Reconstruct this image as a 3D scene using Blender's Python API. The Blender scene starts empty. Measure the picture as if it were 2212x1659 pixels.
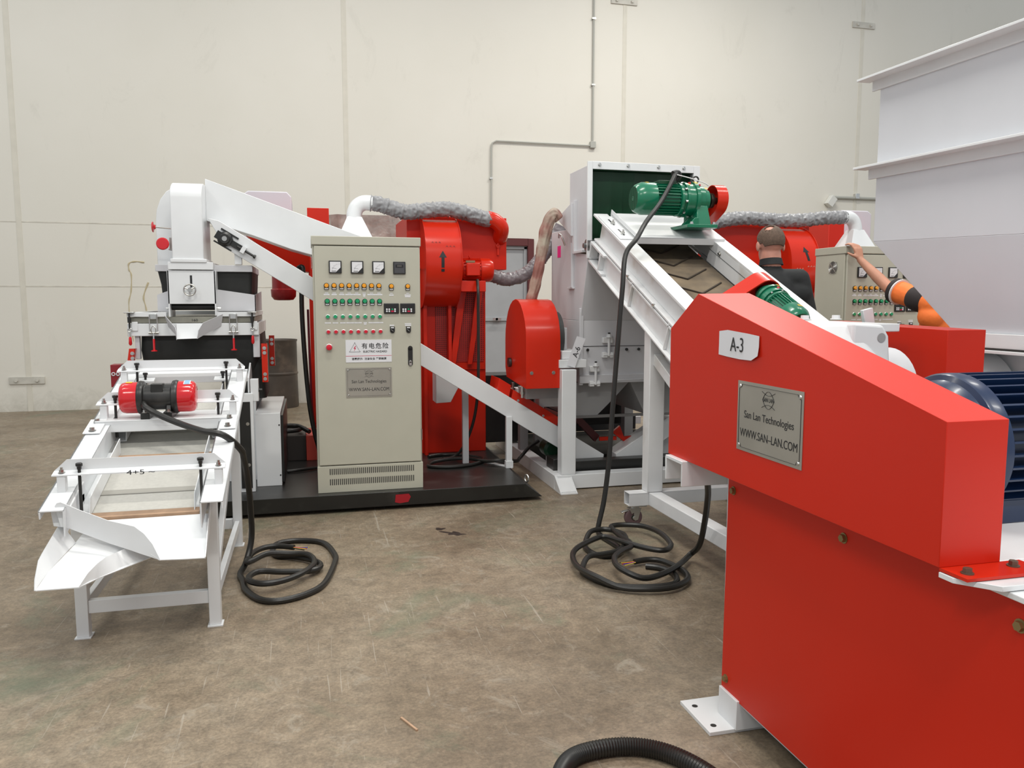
import bpy, bmesh, math, random
from mathutils import Vector, Matrix, Euler
random.seed(7)
S = bpy.context.scene
COL = S.collection
# ---------------------------------------------------------------- camera, light, exposure
CAMH = 1.52
cam_d = bpy.data.cameras.new('camera'); cam = bpy.data.objects.new('camera', cam_d); COL.objects.link(cam)
cam_d.sensor_width = 36.0; cam_d.lens = 1705.0 * 36.0 / 2212.0; cam_d.clip_start = 0.05; cam_d.clip_end = 100
cam.location = (0, 0, CAMH)
cam.rotation_euler = Euler((math.radians(90 - 6.0099), 0, math.radians(-14.394)), 'XYZ')
S.camera = cam
S.view_settings.view_transform = 'Standard'; S.view_settings.look = 'None'
S.view_settings.gamma = 1.0; S.view_settings.use_curve_mapping = False
S.view_settings.exposure = 0.33
W = bpy.data.worlds.new('world'); S.world = W; W.use_nodes = True
W.node_tree.nodes['Background'].inputs[0].default_value = (0.90, 0.95, 1.0, 1)
W.node_tree.nodes['Background'].inputs[1].default_value = 0.50
def area(name, loc, sx, sy, power, rot=(0, 0, 0), color=(1, 0.97, 0.90)):
    l = bpy.data.lights.new(name, 'AREA'); l.shape = 'RECTANGLE'; l.size = sx; l.size_y = sy
    l.energy = power; l.color = color
    o = bpy.data.objects.new(name, l); COL.objects.link(o); o.location = loc; o.rotation_euler = rot
    return o
for i, x in enumerate((-4.5, 0.5, 5.5)):
    for j, y in enumerate((-1.6, 3.6, 8.6)):
        area('ceiling_light', (x, y, 7.4), 2.6, 0.4, ((140, 190, 120), (45, 140, 105), (66, 80, 170))[j][i])
# ---------------------------------------------------------------- materials
MATS = {}
def mat(name, col, rough=0.5, metal=0.0, noise=0.0, nscale=8.0, coat=0.0, bump=0.0, emit=None, dirt=None, dscale=3.0, dthr=(0.55, 0.75), alpha=None, bscale=None):
    m = bpy.data.materials.new(name); m.use_nodes = True; nt = m.node_tree; N = nt.nodes; K = nt.links
    b = N['Principled BSDF']; b.inputs['Roughness'].default_value = rough; b.inputs['Metallic'].default_value = metal
    b.inputs['Coat Weight'].default_value = coat; b.inputs['Coat Roughness'].default_value = 0.12
    c = (*col, 1); b.inputs['Base Color'].default_value = c
    tc = N.new('ShaderNodeTexCoord')
    out = None
    if noise > 0:
        n = N.new('ShaderNodeTexNoise'); n.inputs['Scale'].default_value = nscale; n.inputs['Detail'].default_value = 6
        K.new(tc.outputs['Object'], n.inputs['Vector'])
        r = N.new('ShaderNodeValToRGB'); r.color_ramp.elements[0].position = 0.3; r.color_ramp.elements[1].position = 0.7
        r.color_ramp.elements[0].color = tuple(max(0, v * (1 - noise)) for v in col) + (1,)
        r.color_ramp.elements[1].color = tuple(min(1, v * (1 + noise * 0.6)) for v in col) + (1,)
        K.new(n.outputs['Fac'], r.inputs['Fac']); out = r.outputs['Color']
    if dirt:
        n2 = N.new('ShaderNodeTexNoise'); n2.inputs['Scale'].default_value = dscale; n2.inputs['Detail'].default_value = 8
        K.new(tc.outputs['Object'], n2.inputs['Vector'])
        r2 = N.new('ShaderNodeValToRGB'); r2.color_ramp.elements[0].position = dthr[0]; r2.color_ramp.elements[1].position = dthr[1]
        K.new(n2.outputs['Fac'], r2.inputs['Fac'])
        mx = N.new('ShaderNodeMix'); mx.data_type = 'RGBA'
        K.new(r2.outputs['Color'], mx.inputs['Factor'])
        if out: K.new(out, mx.inputs['A'])
        else: mx.inputs['A'].default_value = c
        mx.inputs['B'].default_value = (*dirt, 1); out = mx.outputs['Result']
    if out: K.new(out, b.inputs['Base Color'])
    if bump > 0:
        n3 = N.new('ShaderNodeTexNoise'); n3.inputs['Scale'].default_value = bscale or nscale * 6; n3.inputs['Detail'].default_value = 4
        K.new(tc.outputs['Object'], n3.inputs['Vector'])
        bp = N.new('ShaderNodeBump'); bp.inputs['Strength'].default_value = bump; bp.inputs['Distance'].default_value = 0.01
        K.new(n3.outputs['Fac'], bp.inputs['Height']); K.new(bp.outputs['Normal'], b.inputs['Normal'])
    MATS[name] = m
    return m
RED = mat('red_paint', (0.60, 0.022, 0.006), 0.24, 0, 0.05, 3, coat=0.12)
REDM = mat('red_sheet_paint', (0.59, 0.019, 0.005), 0.36, 0, 0.04, 2)
for _m in (RED, REDM): _m.node_tree.nodes['Principled BSDF'].inputs['Specular IOR Level'].default_value = 0.32
CRIM = mat('crimson_paint', (0.62, 0.008, 0.014), 0.16, 0, 0, coat=0.5)
WHT = mat('white_paint', (0.75, 0.765, 0.775), 0.34, 0, 0.04, 4, coat=0.15)
WHTD = mat('white_paint_scuffed', (0.73, 0.735, 0.74), 0.42, 0, 0.05, 4, dirt=(0.42, 0.36, 0.28), dscale=2.6, dthr=(0.62, 0.86))
GRYW = mat('pale_grey_paint', (0.60, 0.60, 0.62), 0.45, 0, 0.05, 3)
GRYM = mat('mid_grey_paint', (0.33, 0.33, 0.33), 0.45, 0, 0.06, 5)
CAB = mat('cabinet_paint', (0.475, 0.462, 0.378), 0.42, 0, 0.03, 5)
BLK = mat('black_rubber', (0.012, 0.012, 0.012), 0.55)
BLKP = mat('black_paint', (0.018, 0.018, 0.017), 0.35, 0, 0.2, 4, dirt=(0.07, 0.065, 0.06), dscale=4, dthr=(0.55, 0.8))
CABLE = mat('black_cable_sheath', (0.016, 0.015, 0.013), 0.38)
CLOTHB = mat('black_fabric_skirt', (0.013, 0.014, 0.013), 0.6, 0, 0.2, 20)
STL = mat('steel', (0.55, 0.54, 0.51), 0.28, 1.0)
ZINC = mat('zinc_plated_steel', (0.62, 0.62, 0.60), 0.32, 1.0)
BRASS = mat('yellow_zinc_bolt', (0.33, 0.25, 0.12), 0.4, 0.8)
GREEN = mat('green_enamel', (0.006, 0.165, 0.082), 0.25, 0, 0.08, 6, coat=0.3)
DKGREEN = mat('dark_green_sheet', (0.004, 0.045, 0.017), 0.4, 0, 0.2, 3)
BLUE = mat('dark_blue_enamel', (0.006, 0.021, 0.068), 0.32, 0, 0.1, 8, coat=0.2)
SILV = mat('grey_duct_fabric', (0.27, 0.27, 0.28), 0.42, 0, 0.15, 14, bump=0.3, bscale=30)
SILVD = mat('wrapped_dark_duct', (0.20, 0.18, 0.19), 0.3, 0, 0.2, 14, bump=0.4, bscale=24)
SLEEVE = mat('dusty_pink_fabric', (0.30, 0.125, 0.10), 0.6, 0, 0.3, 8, dirt=(0.42, 0.36, 0.28), dscale=4, dthr=(0.45, 0.6), bump=0.5, bscale=16)
WRAP = mat('stretch_wrap_film', (0.42, 0.36, 0.32), 0.12, 0, 0.35, 7, coat=0.6, bump=1.0, bscale=13)
WOOD = mat('plywood_edge', (0.42, 0.27, 0.17), 0.6, 0, 0.15, 20)
MESHG = mat('screen_mesh', (0.50, 0.49, 0.45), 0.5, 0.2, 0.06, 60)
BELTM = mat('dusty_rubber_belt', (0.105, 0.080, 0.055), 0.8, 0, 0.25, 6, dirt=(0.23, 0.172, 0.108), dscale=3.5, dthr=(0.45, 0.75))
BELTD = mat('belt_rib_rubber', (0.042, 0.030, 0.020), 0.8, 0, 0.2, 10)
BARR = mat('old_steel_drum', (0.085, 0.068, 0.055), 0.5, 0.3, 0.25, 5, dirt=(0.16, 0.12, 0.09), dscale=5)
DOORG = mat('grey_door_paint', (0.36, 0.37, 0.38), 0.5, 0, 0.05, 5)
MAROON = mat('maroon_frame_paint', (0.10, 0.018, 0.018), 0.5)
PLATE = mat('brushed_nameplate', (0.42, 0.40, 0.35), 0.36, 0.55, 0.12, 4)
INK = mat('black_ink', (0.012, 0.012, 0.014), 0.5)
INKR = mat('red_ink', (0.55, 0.01, 0.06), 0.5)
LABEL = mat('white_label', (0.74, 0.74, 0.76), 0.5)
PAPER = mat('white_paper', (0.72, 0.72, 0.75), 0.7, 0, 0.03, 6)
AMBER = mat('amber_lens', (0.85, 0.34, 0.01), 0.2, 0, coat=0.5)
GLENS = mat('green_lens', (0.0, 0.30, 0.11), 0.2, 0, coat=0.5)
RLENS = mat('red_button_cap', (0.62, 0.01, 0.03), 0.3)
YEL = mat('yellow_sticker', (0.75, 0.45, 0.03), 0.5)
STICKB = mat('pale_blue_sticker', (0.25, 0.45, 0.75), 0.4)
PINK = mat('magenta_tape', (0.85, 0.02, 0.25), 0.5)
CYEL = mat('yellow_wire', (0.7, 0.5, 0.05), 0.4); CBLU = mat('blue_wire', (0.02, 0.06, 0.45), 0.4)
SKIN = mat('skin', (0.50, 0.235, 0.150), 0.5, 0, 0.10, 14)
SKINF = mat('fair_skin', (0.56, 0.26, 0.19), 0.5, 0, 0.08, 14)
HAIR = mat('short_brown_hair', (0.125, 0.080, 0.055), 0.75, 0, 0.3, 60, bump=0.5, bscale=200)
SHIRTB = mat('black_cotton', (0.013, 0.014, 0.015), 0.8, 0, 0.25, 8, bump=0.4, bscale=12)
DENIM = mat('dark_trousers', (0.02, 0.025, 0.04), 0.85)
HIVIS = mat('orange_hi_vis_fabric', (0.95, 0.20, 0.035), 0.7, 0, 0.10, 8, bump=0.4, bscale=14)
NAVY = mat('dark_trim_fabric', (0.025, 0.018, 0.018), 0.8)
WEBW = mat('white_wall_plastic', (0.66, 0.66, 0.62), 0.5)
DARK = mat('dark_interior', (0.02, 0.018, 0.016), 0.8)
# ---------------------------------------------------------------- mesh helpers
WLOC = {}
MIR = [None]        # mirror plane sum: x -> MIR - x while set
def V(*a): return Vector(a) if len(a) > 1 else Vector(a[0])
def mx(p):
    p = Vector(p)
    return Vector((MIR[0] - p.x, p.y, p.z)) if MIR[0] is not None else p
def catmull(pts, k=6):
    pts = [Vector(p) for p in pts]; out = []
    for i in range(len(pts) - 1):
        p0 = pts[max(i - 1, 0)]; p1 = pts[i]; p2 = pts[i + 1]; p3 = pts[min(i + 2, len(pts) - 1)]
        for j in range(k):
            t = j / k
            out.append(0.5 * ((2 * p1) + (p2 - p0) * t + (2 * p0 - 5 * p1 + 4 * p2 - p3) * t * t + (3 * p1 - p0 - 3 * p2 + p3) * t ** 3))
    out.append(pts[-1]); return out
class MB:
    def __init__(s): s.v = []; s.f = []; s.sm = []
    def add(s, vs, fs, smooth=False):
        o = len(s.v); s.v += [Vector(v) for v in vs]; s.f += [tuple(i + o for i in f) for f in fs]; s.sm += [smooth] * len(fs); return s
    def box(s, x0, x1, y0, y1, z0, z1):
        return s.add([(x, y, z) for z in (z0, z1) for y in (y0, y1) for x in (x0, x1)],
                     [(0, 2, 3, 1), (4, 5, 7, 6), (0, 1, 5, 4), (1, 3, 7, 5), (3, 2, 6, 7), (2, 0, 4, 6)])
    def hexa(s, bot, top):      # 4 bottom points (ccw from above), 4 top points
        return s.add(list(bot) + list(top), [(3, 2, 1, 0), (4, 5, 6, 7), (0, 1, 5, 4), (1, 2, 6, 5), (2, 3, 7, 6), (3, 0, 4, 7)])
    def beam(s, p, q, w, h, up=(0, 0, 1)):
        p, q, up = Vector(p), Vector(q), Vector(up); d = (q - p).normalized(); r = d.cross(up)
        if r.length < 1e-4: r = d.cross(Vector((0, 1, 0)))
        r.normalize(); u = r.cross(d)
        a = [p - r * w / 2 - u * h / 2, p + r * w / 2 - u * h / 2, p + r * w / 2 + u * h / 2, p - r * w / 2 + u * h / 2]
        b = [x + (q - p) for x in a]
        return s.add(a + b, [(0, 1, 2, 3), (7, 6, 5, 4), (0, 4, 5, 1), (1, 5, 6, 2), (2, 6, 7, 3), (3, 7, 4, 0)])
    def prism(s, poly, vec):    # planar polygon extruded
        vec = Vector(vec); n = len(poly); P = [Vector(p) for p in poly]
        nn = Vector((0, 0, 0))
        for i in range(n): nn += P[i].cross(P[(i + 1) % n])
        if nn.dot(vec) > 0: P.reverse()
        return s.add(P + [p + vec for p in P], [tuple(range(n)), tuple(range(2 * n - 1, n - 1, -1))] + [(i, i + n, (i + 1) % n + n, (i + 1) % n) for i in range(n)])
    def cyl(s, p, q, r, r2=None, n=24, cap=True):
        return s.lathe(p, Vector(q) - Vector(p), [(0, r), ((Vector(q) - Vector(p)).length, r if r2 is None else r2)], n, cap)
    def lathe(s, o, ax, prof, n=24, cap=True):
        o = Vector(o); ax = Vector(ax).normalized(); t = Vector((0, 0, 1)) if abs(ax.z) < 0.9 else Vector((1, 0, 0))
        a = ax.cross(t).normalized(); b = ax.cross(a)
        vs = []; fs = []
        for (h, r) in prof:
            for i in range(n):
                an = 2 * math.pi * i / n; vs.append(o + ax * h + (a * math.cos(an) + b * math.sin(an)) * r)
        for k in range(len(prof) - 1):
            for i in range(n):
                j = (i + 1) % n; fs.append((k * n + i, k * n + j, (k + 1) * n + j, (k + 1) * n + i))
        s.add(vs, fs, True)
        if cap:
            m = len(prof) - 1
            s.add(vs[:n], [tuple(range(n - 1, -1, -1))]); s.add(vs[m * n:], [tuple(range(n))])
        return s
    def tube(s, pts, r, n=10, closed=False, rf=None):
        pts = [Vector(p) for p in pts]; m = len(pts); vs = []; fs = []
        d0 = (pts[1] - pts[0]).normalized(); t = Vector((0, 0, 1)) if abs(d0.z) < 0.9 else Vector((1, 0, 0))
        a = d0.cross(t).normalized()
        for i, p in enumerate(pts):
            d = (pts[min(i + 1, m - 1)] - pts[max(i - 1, 0)])
            if d.length < 1e-7: d = d0
            d.normalize(); a = (a - d * a.dot(d)).normalized(); b = d.cross(a)
            rr = rf(i) if rf else r
            for k in range(n):
                an = 2 * math.pi * k / n; q = rr(an) if callable(rr) else rr
                vs.append(p + (a * math.cos(an) + b * math.sin(an)) * q)
        for i in range(m - 1):
            for k in range(n):
                j = (k + 1) % n; fs.append((i * n + k, i * n + j, (i + 1) * n + j, (i + 1) * n + k))
        s.add(vs, fs, True)
        s.add(vs[:n], [tuple(range(n - 1, -1, -1))]); s.add(vs[-n:], [tuple(range(n))]); return s
    def ring(s, c, ax, R, r, n=20, k=8):
        ax = Vector(ax).normalized(); t = Vector((0, 0, 1)) if abs(ax.z) < 0.9 else Vector((1, 0, 0))
        a = ax.cross(t).normalized(); b = ax.cross(a); c = Vector(c); vs = []; fs = []
        for i in range(n):
            an = 2 * math.pi * i / n; rd = a * math.cos(an) + b * math.sin(an)
            for j in range(k):
                bn = 2 * math.pi * j / k; vs.append(c + rd * (R + r * math.cos(bn)) + ax * r * math.sin(bn))
        for i in range(n):
            for j in range(k):
                fs.append((i * k + j, ((i + 1) % n) * k + j, ((i + 1) % n) * k + (j + 1) % k, i * k + (j + 1) % k))
        return s.add(vs, fs, True)
    def sphere(s, c, r, sc=(1, 1, 1), n=16, m=10):
        c = Vector(c); vs = [c + Vector((0, 0, r * sc[2]))]; fs = []
        for i in range(1, m):
            th = math.pi * i / m
            for j in range(n):
                ph = 2 * math.pi * j / n; vs.append(c + Vector((r * sc[0] * math.sin(th) * math.cos(ph), r * sc[1] * math.sin(th) * math.sin(ph), r * sc[2] * math.cos(th))))
        vs.append(c - Vector((0, 0, r * sc[2]))); L = len(vs) - 1
        for j in range(n):
            fs.append((0, 1 + j, 1 + (j + 1) % n)); fs.append((L, L - n + (j + 1) % n, L - n + j))
        for i in range(m - 2):
            for j in range(n):
                a = 1 + i * n; fs.append((a + j, a + n + j, a + n + (j + 1) % n, a + (j + 1) % n))
        return s.add(vs, fs, True)
    def hexbolt(s, c, ax, r=0.010, h=0.008):
        c = Vector(c); ax = Vector(ax).normalized()
        s.lathe(c, ax, [(0, r * 1.35), (h * 0.25, r * 1.35)], 14)
        return s.lathe(c + ax * h * 0.25, ax, [(0, r), (h, r * 0.95)], 6)
    def sheet(s, rows, th):     # grid of points given thickness along average normal
        R = len(rows); C_ = len(rows[0]); P = [[Vector(p) for p in r] for r in rows]
        nrm = (P[1][0] - P[0][0]).cross(P[0][1] - P[0][0]).normalized() if R > 1 else Vector((0, 0, 1))
        vs = [p for r in P for p in r]; top = []
        for i in range(R):
            for j in range(C_):
                a = P[min(i + 1, R - 1)][j] - P[max(i - 1, 0)][j]; b = P[i][min(j + 1, C_ - 1)] - P[i][max(j - 1, 0)]
                nn = a.cross(b)
                top.append(P[i][j] + (nn.normalized() if nn.length > 1e-9 else nrm) * th)
        n = R * C_; fs = []
        for i in range(R - 1):
            for j in range(C_ - 1):
                a = i * C_ + j; fs.append((a, a + 1, a + C_ + 1, a + C_)); fs.append((n + a, n + a + C_, n + a + C_ + 1, n + a + 1))
        edge = [(0 * C_ + j, j + 1) for j in range(C_ - 1)] + [((i * C_ + C_ - 1), (i + 1) * C_ + C_ - 1) for i in range(R - 1)] + \
               [((R - 1) * C_ + j + 1, (R - 1) * C_ + j) for j in range(C_ - 2, -1, -1)] + [((i + 1) * C_, i * C_) for i in range(R - 2, -1, -1)]
        for a, b in edge: fs.append((b, a, n + a, n + b))
        return s.add(vs + top, fs, True)
    def build(s, name, m, parent=None, bevel=0.0, label=None, cat=None, group=None, kind=None, ang=35, seg=2, smoothall=False, xf=None):
        vs = [mx(xf @ v if xf else v) for v in s.v]
        lo = Vector((min(v.x for v in vs), min(v.y for v in vs), min(v.z for v in vs))); hi = Vector((max(v.x for v in vs), max(v.y for v in vs), max(v.z for v in vs)))
        c = (lo + hi) / 2
        if parent is None: c.z = lo.z
        fs = [tuple(reversed(f)) for f in s.f] if MIR[0] is not None else s.f
        me = bpy.data.meshes.new(name); me.from_pydata([v - c for v in vs], [], fs)
        me.polygons.foreach_set('use_smooth', [True if (smoothall or b or bevel > 0) else False for b in s.sm])
        me.update()
        bm = bmesh.new(); bm.from_mesh(me); bmesh.ops.remove_doubles(bm, verts=bm.verts, dist=1e-6); bmesh.ops.recalc_face_normals(bm, faces=bm.faces); bm.to_mesh(me); bm.free()
        try: me.set_sharp_from_angle(angle=math.radians(ang))
        except Exception: pass
        me.materials.append(m)
        o = bpy.data.objects.new(name, me); COL.objects.link(o)
        if parent is not None:
            o.parent = parent; o.location = c - WLOC[parent.name]
        else: o.location = c
        WLOC[o.name] = c
        if bevel > 0:
            bv = o.modifiers.new('bevel', 'BEVEL'); bv.width = bevel; bv.segments = seg; bv.limit_method = 'ANGLE'; bv.angle_limit = math.radians(40)
        tag(o, label, cat, group, kind)
        return o
def tag(o, label=None, cat=None, group=None, kind=None):
    for k, v in (('label', label), ('category', cat), ('group', group), ('kind', kind)):
        if v: o[k] = v
    return o
def thing(name, label, cat, loc, group=None):
    o = bpy.data.objects.new(name, None); COL.objects.link(o); o.empty_display_size = 0.1
    l = mx(loc); o.location = l; WLOC[o.name] = l.copy()
    return tag(o, label, cat, group)
def struct(name, mb, m, bevel=0): return mb.build(name, m, None, bevel, kind='structure')
def copy_tree(o, parent=None):
    c = o.copy(); COL.objects.link(c); c.parent = parent
    for ch in list(o.children): copy_tree(ch, c)
    return c
FR = Matrix(((1, 0, 0, 0), (0, 0, -1, 0), (0, 1, 0, 0), (0, 0, 0, 1)))         # text facing -Y
LF = Matrix(((0, 0, -1, 0), (-1, 0, 0, 0), (0, 1, 0, 0), (0, 0, 0, 1)))        # text facing -X
def text_mb(mb, s, pos, size, face=FR, sx=1.0, align='CENTER', bold=0.0, rot=0.0, ex=0.0004):
    cu = bpy.data.curves.new('t', 'FONT'); cu.body = s; cu.size = size; cu.align_x = align; cu.align_y = 'CENTER'; cu.extrude = ex; cu.offset = bold
    ob = bpy.data.objects.new('t', cu); COL.objects.link(ob)
    bpy.context.view_layer.update()
    me = bpy.data.meshes.new_from_object(ob.evaluated_get(bpy.context.evaluated_depsgraph_get()))
    M = Matrix.Translation(Vector(pos)) @ face @ Matrix.Rotation(rot, 4, 'Z') @ Matrix.Diagonal((sx, 1, 1, 1))
    mb.add([M @ v.co for v in me.vertices], [tuple(p.vertices) for p in me.polygons])
    bpy.data.objects.remove(ob); bpy.data.curves.remove(cu); bpy.data.meshes.remove(me)
    return mb
# ---------------------------------------------------------------- the setting
def floor_mat():
    m = bpy.data.materials.new('stained_concrete'); m.use_nodes = True; nt = m.node_tree; N = nt.nodes; K = nt.links; b = N['Principled BSDF']
    tc = N.new('ShaderNodeTexCoord')
    def noise(sc, det=8, rough=0.6, dist=0.0):
        n = N.new('ShaderNodeTexNoise'); n.inputs['Scale'].default_value = sc; n.inputs['Detail'].default_value = det; n.inputs['Roughness'].default_value = rough; n.inputs['Distortion'].default_value = dist
        K.new(tc.outputs['Object'], n.inputs['Vector']); return n.outputs['Fac']
    def ramp(f, stops):
        r = N.new('ShaderNodeValToRGB'); e = r.color_ramp.elements
        e[0].position, e[0].color = stops[0][0], (*stops[0][1], 1); e[1].position, e[1].color = stops[-1][0], (*stops[-1][1], 1)
        for p, c in stops[1:-1]: q = e.new(p); q.color = (*c, 1)
        K.new(f, r.inputs['Fac']); return r.outputs['Color']
    def mix(f, a, bb, fac=None):
        x = N.new('ShaderNodeMix'); x.data_type = 'RGBA'
        K.new(f, x.inputs['Factor'])
        K.new(a, x.inputs['A']) if not isinstance(a, tuple) else setattr(x.inputs['A'], 'default_value', (*a, 1))
        K.new(bb, x.inputs['B']) if not isinstance(bb, tuple) else setattr(x.inputs['B'], 'default_value', (*bb, 1)); return x.outputs['Result']
    base = ramp(noise(1.1, 6, 0.6, 0.4), [(0.30, (0.155, 0.115, 0.073)), (0.5, (0.240, 0.186, 0.127)), (0.70, (0.300, 0.245, 0.176))])
    fine = ramp(noise(14, 12, 0.78, 0.3), [(0.34, (0.50, 0.50, 0.50)), (0.66, (1.25, 1.25, 1.25))])
    ml = N.new('ShaderNodeMix'); ml.data_type = 'RGBA'; ml.blend_type = 'MULTIPLY'; ml.inputs['Factor'].default_value = 0.75
    K.new(base, ml.inputs['A']); K.new(fine, ml.inputs['B']); c = ml.outputs['Result']
    m2 = N.new('ShaderNodeMix'); m2.data_type = 'RGBA'; m2.blend_type = 'MULTIPLY'; m2.inputs['Factor'].default_value = 0.6
    K.new(c, m2.inputs['A']); K.new(ramp(noise(75, 5, 0.7), [(0.36, (0.6, 0.6, 0.6)), (0.64, (1.28, 1.28, 1.28))]), m2.inputs['B']); c = m2.outputs['Result']
    c = mix(ramp(noise(0.9, 7, 0.7, 0.8), [(0.56, (0, 0, 0)), (0.70, (0.55, 0.55, 0.55))]), c, (0.115, 0.165, 0.105))      # worn green paint
    c = mix(ramp(noise(4.2, 12, 0.8, 1.6), [(0.54, (0, 0, 0)), (0.66, (0.55, 0.55, 0.55))]), c, (0.36, 0.32, 0.255))       # pale dust blotches
    c = mix(ramp(noise(1.7, 10, 0.78, 1.8), [(0.60, (0, 0, 0)), (0.74, (0.6, 0.6, 0.6))]), c, (0.105, 0.088, 0.068))     # oil marks
    # scratches: thin stretched noise
    for ang, sc in ((0.5, 3.0), (-0.9, 2.4), (1.3, 3.4)):
        mp = N.new('ShaderNodeMapping'); mp.inputs['Rotation'].default_value = (0, 0, ang); mp.inputs['Scale'].default_value = (sc * 22, sc * 0.7, 1)
        K.new(tc.outputs['Object'], mp.inputs['Vector'])
        n = N.new('ShaderNodeTexNoise'); n.inputs['Scale'].default_value = 1.0; n.inputs['Detail'].default_value = 5; n.inputs['Distortion'].default_value = 0.7
        K.new(mp.outputs['Vector'], n.inputs['Vector'])
        c = mix(ramp(n.outputs['Fac'], [(0.69, (0, 0, 0)), (0.72, (0.5, 0.5, 0.5))]), c, (0.40, 0.36, 0.30))
    K.new(c, b.inputs['Base Color'])
    rr = N.new('ShaderNodeMapRange'); rr.inputs['To Min'].default_value = 0.30; rr.inputs['To Max'].default_value = 0.62; K.new(noise(3, 6), rr.inputs['Value']); K.new(rr.outputs['Result'], b.inputs['Roughness'])
    bp = N.new('ShaderNodeBump'); bp.inputs['Strength'].default_value = 0.12; bp.inputs['Distance'].default_value = 0.01; K.new(noise(40), bp.inputs['Height']); K.new(bp.outputs['Normal'], b.inputs['Normal'])
    return m
def wall_mat():
    m = bpy.data.materials.new('cream_painted_concrete'); m.use_nodes = True; nt = m.node_tree; N = nt.nodes; K = nt.links; b = N['Principled BSDF']
    b.inputs['Roughness'].default_value = 0.6
    tc = N.new('ShaderNodeTexCoord')
    def noise(sc, vec=(1, 1, 1), det=6, dist=0.0, rough=0.6):
        mp = N.new('ShaderNodeMapping'); mp.inputs['Scale'].default_value = vec; K.new(tc.outputs['Object'], mp.inputs['Vector'])
        n = N.new('ShaderNodeTexNoise'); n.inputs['Scale'].default_value = sc; n.inputs['Detail'].default_value = det; n.inputs['Distortion'].default_value = dist; n.inputs['Roughness'].default_value = rough
        K.new(mp.outputs['Vector'], n.inputs['Vector']); return n.outputs['Fac']
    def ramp(f, a, bb, ca, cb):
        r = N.new('ShaderNodeValToRGB'); e = r.color_ramp.elements; e[0].position = a; e[1].position = bb; e[0].color = (*ca, 1); e[1].color = (*cb, 1); K.new(f, r.inputs['Fac']); return r.outputs['Color']
    base = ramp(noise(0.5, det=4), 0.3, 0.7, (0.69, 0.665, 0.590), (0.725, 0.70, 0.63))
    def mix(f, a, bb):
        x = N.new('ShaderNodeMix'); x.data_type = 'RGBA'; K.new(f, x.inputs['Factor']); K.new(a, x.inputs['A']); x.inputs['B'].default_value = (*bb, 1); return x.outputs['Result']
    c = mix(ramp(noise(1.6, (1, 1, 0.5), 9, 0.8, 0.75), 0.58, 0.78, (0, 0, 0), (0.35, 0.35, 0.35)), base, (0.45, 0.43, 0.37))
    c = mix(ramp(noise(7, (1, 1, 1), 9, 0.8, 0.8), 0.68, 0.78, (0, 0, 0), (0.35, 0.35, 0.35)), c, (0.33, 0.30, 0.25))
    # grime near the ground (splash and scuffs that belong to the paint)
    sp = N.new('ShaderNodeSeparateXYZ'); K.new(tc.outputs['Object'], sp.inputs['Vector'])
    mr = N.new('ShaderNodeMapRange'); mr.inputs['From Min'].default_value = 0.75; mr.inputs['From Max'].default_value = 0.0; K.new(sp.outputs['Z'], mr.inputs['Value'])
    mu = N.new('ShaderNodeMath'); mu.operation = 'MULTIPLY'; K.new(mr.outputs['Result'], mu.inputs[0]); K.new(noise(4, (1, 1, 1), 8, 1.0, 0.7), mu.inputs[1])
    c = mix(ramp(mu.outputs['Value'], 0.30, 0.62, (0, 0, 0), (0.5, 0.5, 0.5)), c, (0.30, 0.28, 0.22))
    K.new(c, b.inputs['Base Color'])
    bp = N.new('ShaderNodeBump'); bp.inputs['Strength'].default_value = 0.08; bp.inputs['Distance'].default_value = 0.01; K.new(noise(20), bp.inputs['Height']); K.new(bp.outputs['Normal'], b.inputs['Normal'])
    return m
WY = 12.15
FLOOR = floor_mat(); WALL = wall_mat()
struct('floor', MB().box(-9, 16, -4, WY + 0.3, -0.2, 0), FLOOR)
DX0, DX1, DZ = 2.30, 3.47, 2.49
wb = MB(); wb.box(-9, DX0, WY, WY + 0.2, 0, 9.2); wb.box(DX1, 16, WY, WY + 0.2, 0, 9.2); wb.box(DX0, DX1, WY, WY + 0.2, DZ, 9.2)
struct('wall_back', wb, WALL)
SEAM = mat('joint_sealant', (0.66, 0.63, 0.545), 0.7, 0, 0.08, 4)
for i, x in enumerate((-3.76, 0.60, 4.96, 9.32)):
    struct('trim_%d' % (i + 1), MB().box(x - 0.032, x + 0.032, WY - 0.005, WY, 0, 9.2), SEAM)
SEAML = mat('hairline_joint', (0.63, 0.60, 0.52), 0.8, 0, 0.2, 6)
struct('trim_5', MB().box(-9, -0.2, WY - 0.003, WY, 2.578, 2.592), SEAML)
struct('trim_6', MB().box(-9, 0.2, WY - 0.003, WY, 1.712, 1.727), SEAML)
dr = MB().box(DX0 + 0.07, DX1 - 0.10, WY + 0.05, WY + 0.10, 0.02, DZ - 0.11)
d1 = struct('door_1', dr, DOORG, 0.004)
fm = MB(); fm.box(DX0, DX0 + 0.07, WY - 0.03, WY + 0.12, 0, DZ); fm.box(DX1 - 0.10, DX1, WY - 0.03, WY + 0.12, 0, DZ); fm.box(DX0 + 0.07, DX1 - 0.10, WY - 0.03, WY + 0.12, DZ - 0.11, DZ)
fm.build('door_frame', MAROON, d1, 0.004, label='dark maroon door frame')
rl = MB()
for z in (1.235, DZ - 0.13): rl.box(DX0 + 0.07, DX1 - 0.10, WY + 0.02, WY + 0.05, z - 0.03, z + 0.03)
rl.box(DX1 - 0.15, DX1 - 0.10, WY + 0.02, WY + 0.05, 0.02, DZ - 0.12)
rl.build('door_rail', DOORG, d1, 0.003)
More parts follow.
